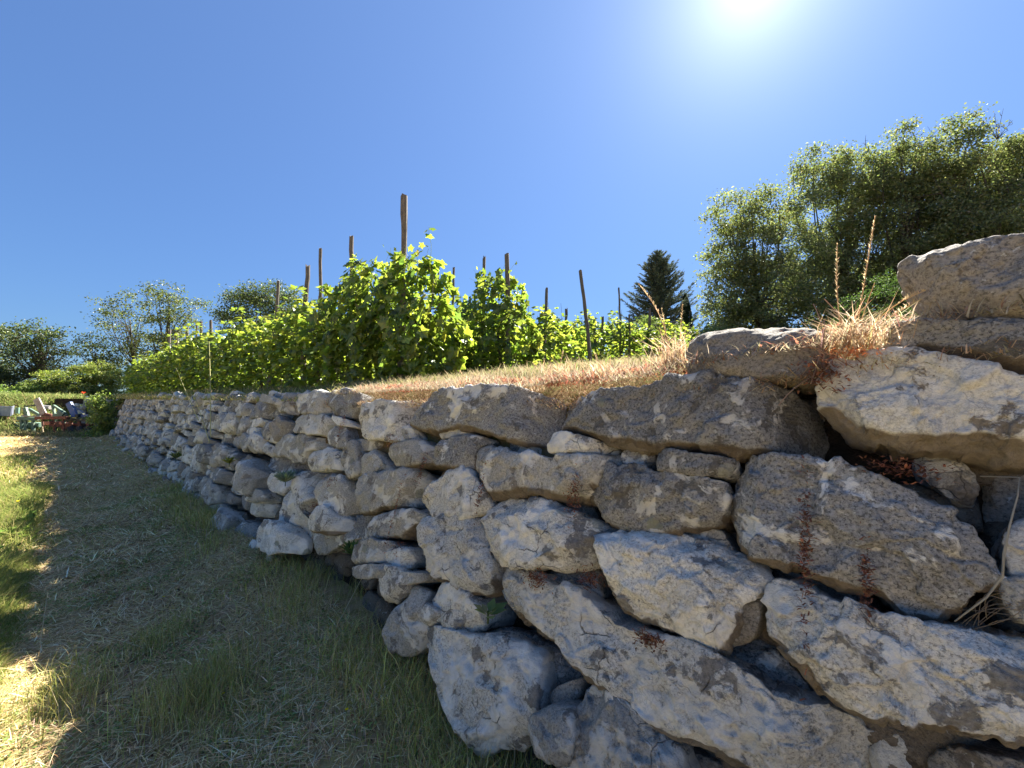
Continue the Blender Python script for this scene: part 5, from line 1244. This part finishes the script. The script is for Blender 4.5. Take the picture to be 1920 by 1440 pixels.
def root(name, px, py, lab, cat, dY=0): 
    g = q3(px, py, dY); return empty(name, g, lab, cat, 'farm tools parked at the end of the wall'), g
# blue plough
e, g = root('plough', 150, 812, 'blue tractor plough with a tilted blade, closest to the far wall', 'plough')
bar('beam', q3(135, 780), q3(176, 778), .12, .10, M_BLUE, e, g); bar('beam_end', q3(172, 778), q3(177, 778), .14, .14, M_BLK, e, g)
bar('clamp', q3(143, 780, -.1), q3(149, 779, -.1), .16, .15, M_BLK, e, g)
bar('mast', q3(129, 755), q3(141, 780), .10, .22, M_BLUE, e, g); bar('brace', q3(133, 758, .1), q3(160, 776, .1), .03, .03, M_BLUE, e, g)
bar('axle', q3(120, 786), q3(170, 788), .14, .12, M_BLK, e, g); bar('lower_frame', q3(122, 799, .3), q3(168, 799, .3), .4, .26, M_RUST, e, g)
for k, x in enumerate((132, 148, 164)):
    bar('share', q3(x, 786), q3(x+3, 812), .05, .12, M_RUST, e, g)
    V, T = tube(np.array([q3(x+1, 800)-g, q3(x+5, 811)-g]), .14, 10); link('disc', tri_mesh('disc', V, T), M_BLK, e)
# rusty cultivator with orange blocks and a grey blade
e, g = root('cultivator', 92, 812, 'rusty red cultivator frame with orange blocks and upright grey blade', 'cultivator', -.3)
bar('beam', q3(68, 784, -.3), q3(128, 783, -.3), .16, .12, M_RUST, e, g); bar('cross_beam', q3(72, 779, .5), q3(120, 779, .5), .1, .08, M_RUST, e, g)
bar('blade', q3(68, 748, -.2), q3(82, 777, -.2), .05, .26, M_GREYS, e, g); bar('link_arm', q3(84, 776, -.2), q3(97, 779, -.2), .07, .10, M_RUST, e, g)
for (x, y, w2) in ((91, 794, .26), (116, 794, .12)): 
    bar('orange_block', q3(x-w2*18, y, -.4), q3(x+w2*18, y-1, -.4), .12, .15, M_ORNG, e, g)
for x in (80, 100, 118): bar('tine', q3(x, 784, -.3), q3(x+2, 811, -.3), .04, .06, M_RUST, e, g)
bar('prop', q3(78, 790, -.45), q3(81, 812, -.45), .035, .035, simple_mat('pale_wood', (.45, .36, .22)), e, g)
V, T = tube(np.array([q3(80, 763, .6)-g, q3(95, 764, .6)-g]), .09, 10); link('white_drum', tri_mesh('white_drum', V, T, smooth=False), simple_mat('white_plastic', (.38, .36, .34)), e)
# teal frame, right
e, g = root('harrow_frame', 110, 810, 'teal metal frame with an A-shaped hitch, next to the blue plough', 'harrow', .4)
bar('hitch_bar', q3(99, 760, .4), q3(103, 780, .4), .08, .08, M_TEAL, e, g); bar('hitch_bar', q3(100, 760, .4), q3(123, 775, .4), .08, .08, M_TEAL, e, g); bar('base_bar', q3(100, 778, .4), q3(125, 779, .4), .12, .14, M_TEAL, e, g); bar('plate', q3(108, 771, .3), q3(118, 778, .3), .05, .16, M_TEAL, e, g)
bar('lower_frame', q3(98, 795, .5), q3(126, 796, .5), .3, .22, M_RUST, e, g)
for x in (104, 120): bar('leg', q3(x, 780, .4), q3(x, 811, .4), .06, .08, M_TEAL, e, g)
# teal frame, left
e, g = root('harrow_frame', 50, 812, 'teal rusted frame with pale end plate, left of the grey blade', 'harrow', .1)
bar('end_plate', q3(30, 770, .1), q3(36, 770, .1), .06, .26, simple_mat('mint_plate', (.2, .36, .28)), e, g); bar('post', q3(47, 764, .1), q3(52, 782, .1), .1, .14, M_TEAL, e, g)
bar('hitch_bar', q3(55, 767, .1), q3(76, 779, .1), .08, .10, M_TEAL, e, g); bar('base_bar', q3(34, 784, .1), q3(72, 786, .1), .14, .14, M_TEAL, e, g); bar('lower_bar', q3(40, 780, 0), q3(76, 781, 0), .04, .05, M_GREYS, e, g)
bar('top_rod', q3(45, 762, .5), q3(70, 760, .5), .04, .05, M_BLK, e, g)
bar('lower_frame', q3(30, 797, .5), q3(74, 797, .5), .35, .24, M_TEAL, e, g)
for x in (40, 48, 62): bar('leg', q3(x, 786, .1), q3(x+1, 812, .1), .07, .10, M_TEAL, e, g)
# galvanised trough
e, g = root('metal_trough', 0, 815, 'bluish galvanised sheet trough cut by the left edge', 'trough', .3)
V = []; pr = [(-.02, .95), (.22, .42), (.0, .35)]
a, b_, c_, d_ = q3(-60, 762, .3), q3(23, 764, .3), q3(19, 780, .3), q3(-60, 779, .3)
for nm, (u0, u1, u2, u3) in (('front_sheet', (a, b_, c_, d_)),):
    bar('front_sheet', (a+d_)/2, (b_+c_)/2, .03, .38, M_ZINC, e, g)
bar('rim', a-[0, 0, -.02], b_+[0, 0, .02], .06, .05, M_ZINC, e, g); bar('end_sheet', q3(22, 771, .32), q3(26, 768, .9), .03, .36, M_ZINC, e, g)
bar('under_frame', q3(-60, 784, .5), q3(20, 785, .5), .3, .12, M_RUST, e, g)
for x in (-40, 8): bar('leg', q3(x, 785, .4), q3(x, 815, .4), .08, .08, M_RUST, e, g)
# red poppy
pv = at_depth(157, 737, 20.5); e = empty('poppy', pv-[0, 0, .45], 'single red poppy above the far shaded wall end', 'poppy')
V, T = tube(np.array([(0, 0, 0), (.01, 0, .22), (0, 0, .43)]), .005, 4); link('stem', tri_mesh('stem', V, T, np.tile((.12, .18, .05), (len(V), 1))), M_GRASS, e)
a = np.arange(8)*math.pi/4
V = np.vstack([[0, 0, .42], np.stack([.085*np.cos(a), .085*np.sin(a), .50+.02*np.cos(2*a)], -1)]); link('petals', tri_mesh('petals', V, np.array([(0, 1+k, 1+(k+1) % 8) for k in range(8)]), np.tile((.75, .07, .03), (9, 1))), M_GRASS, e)
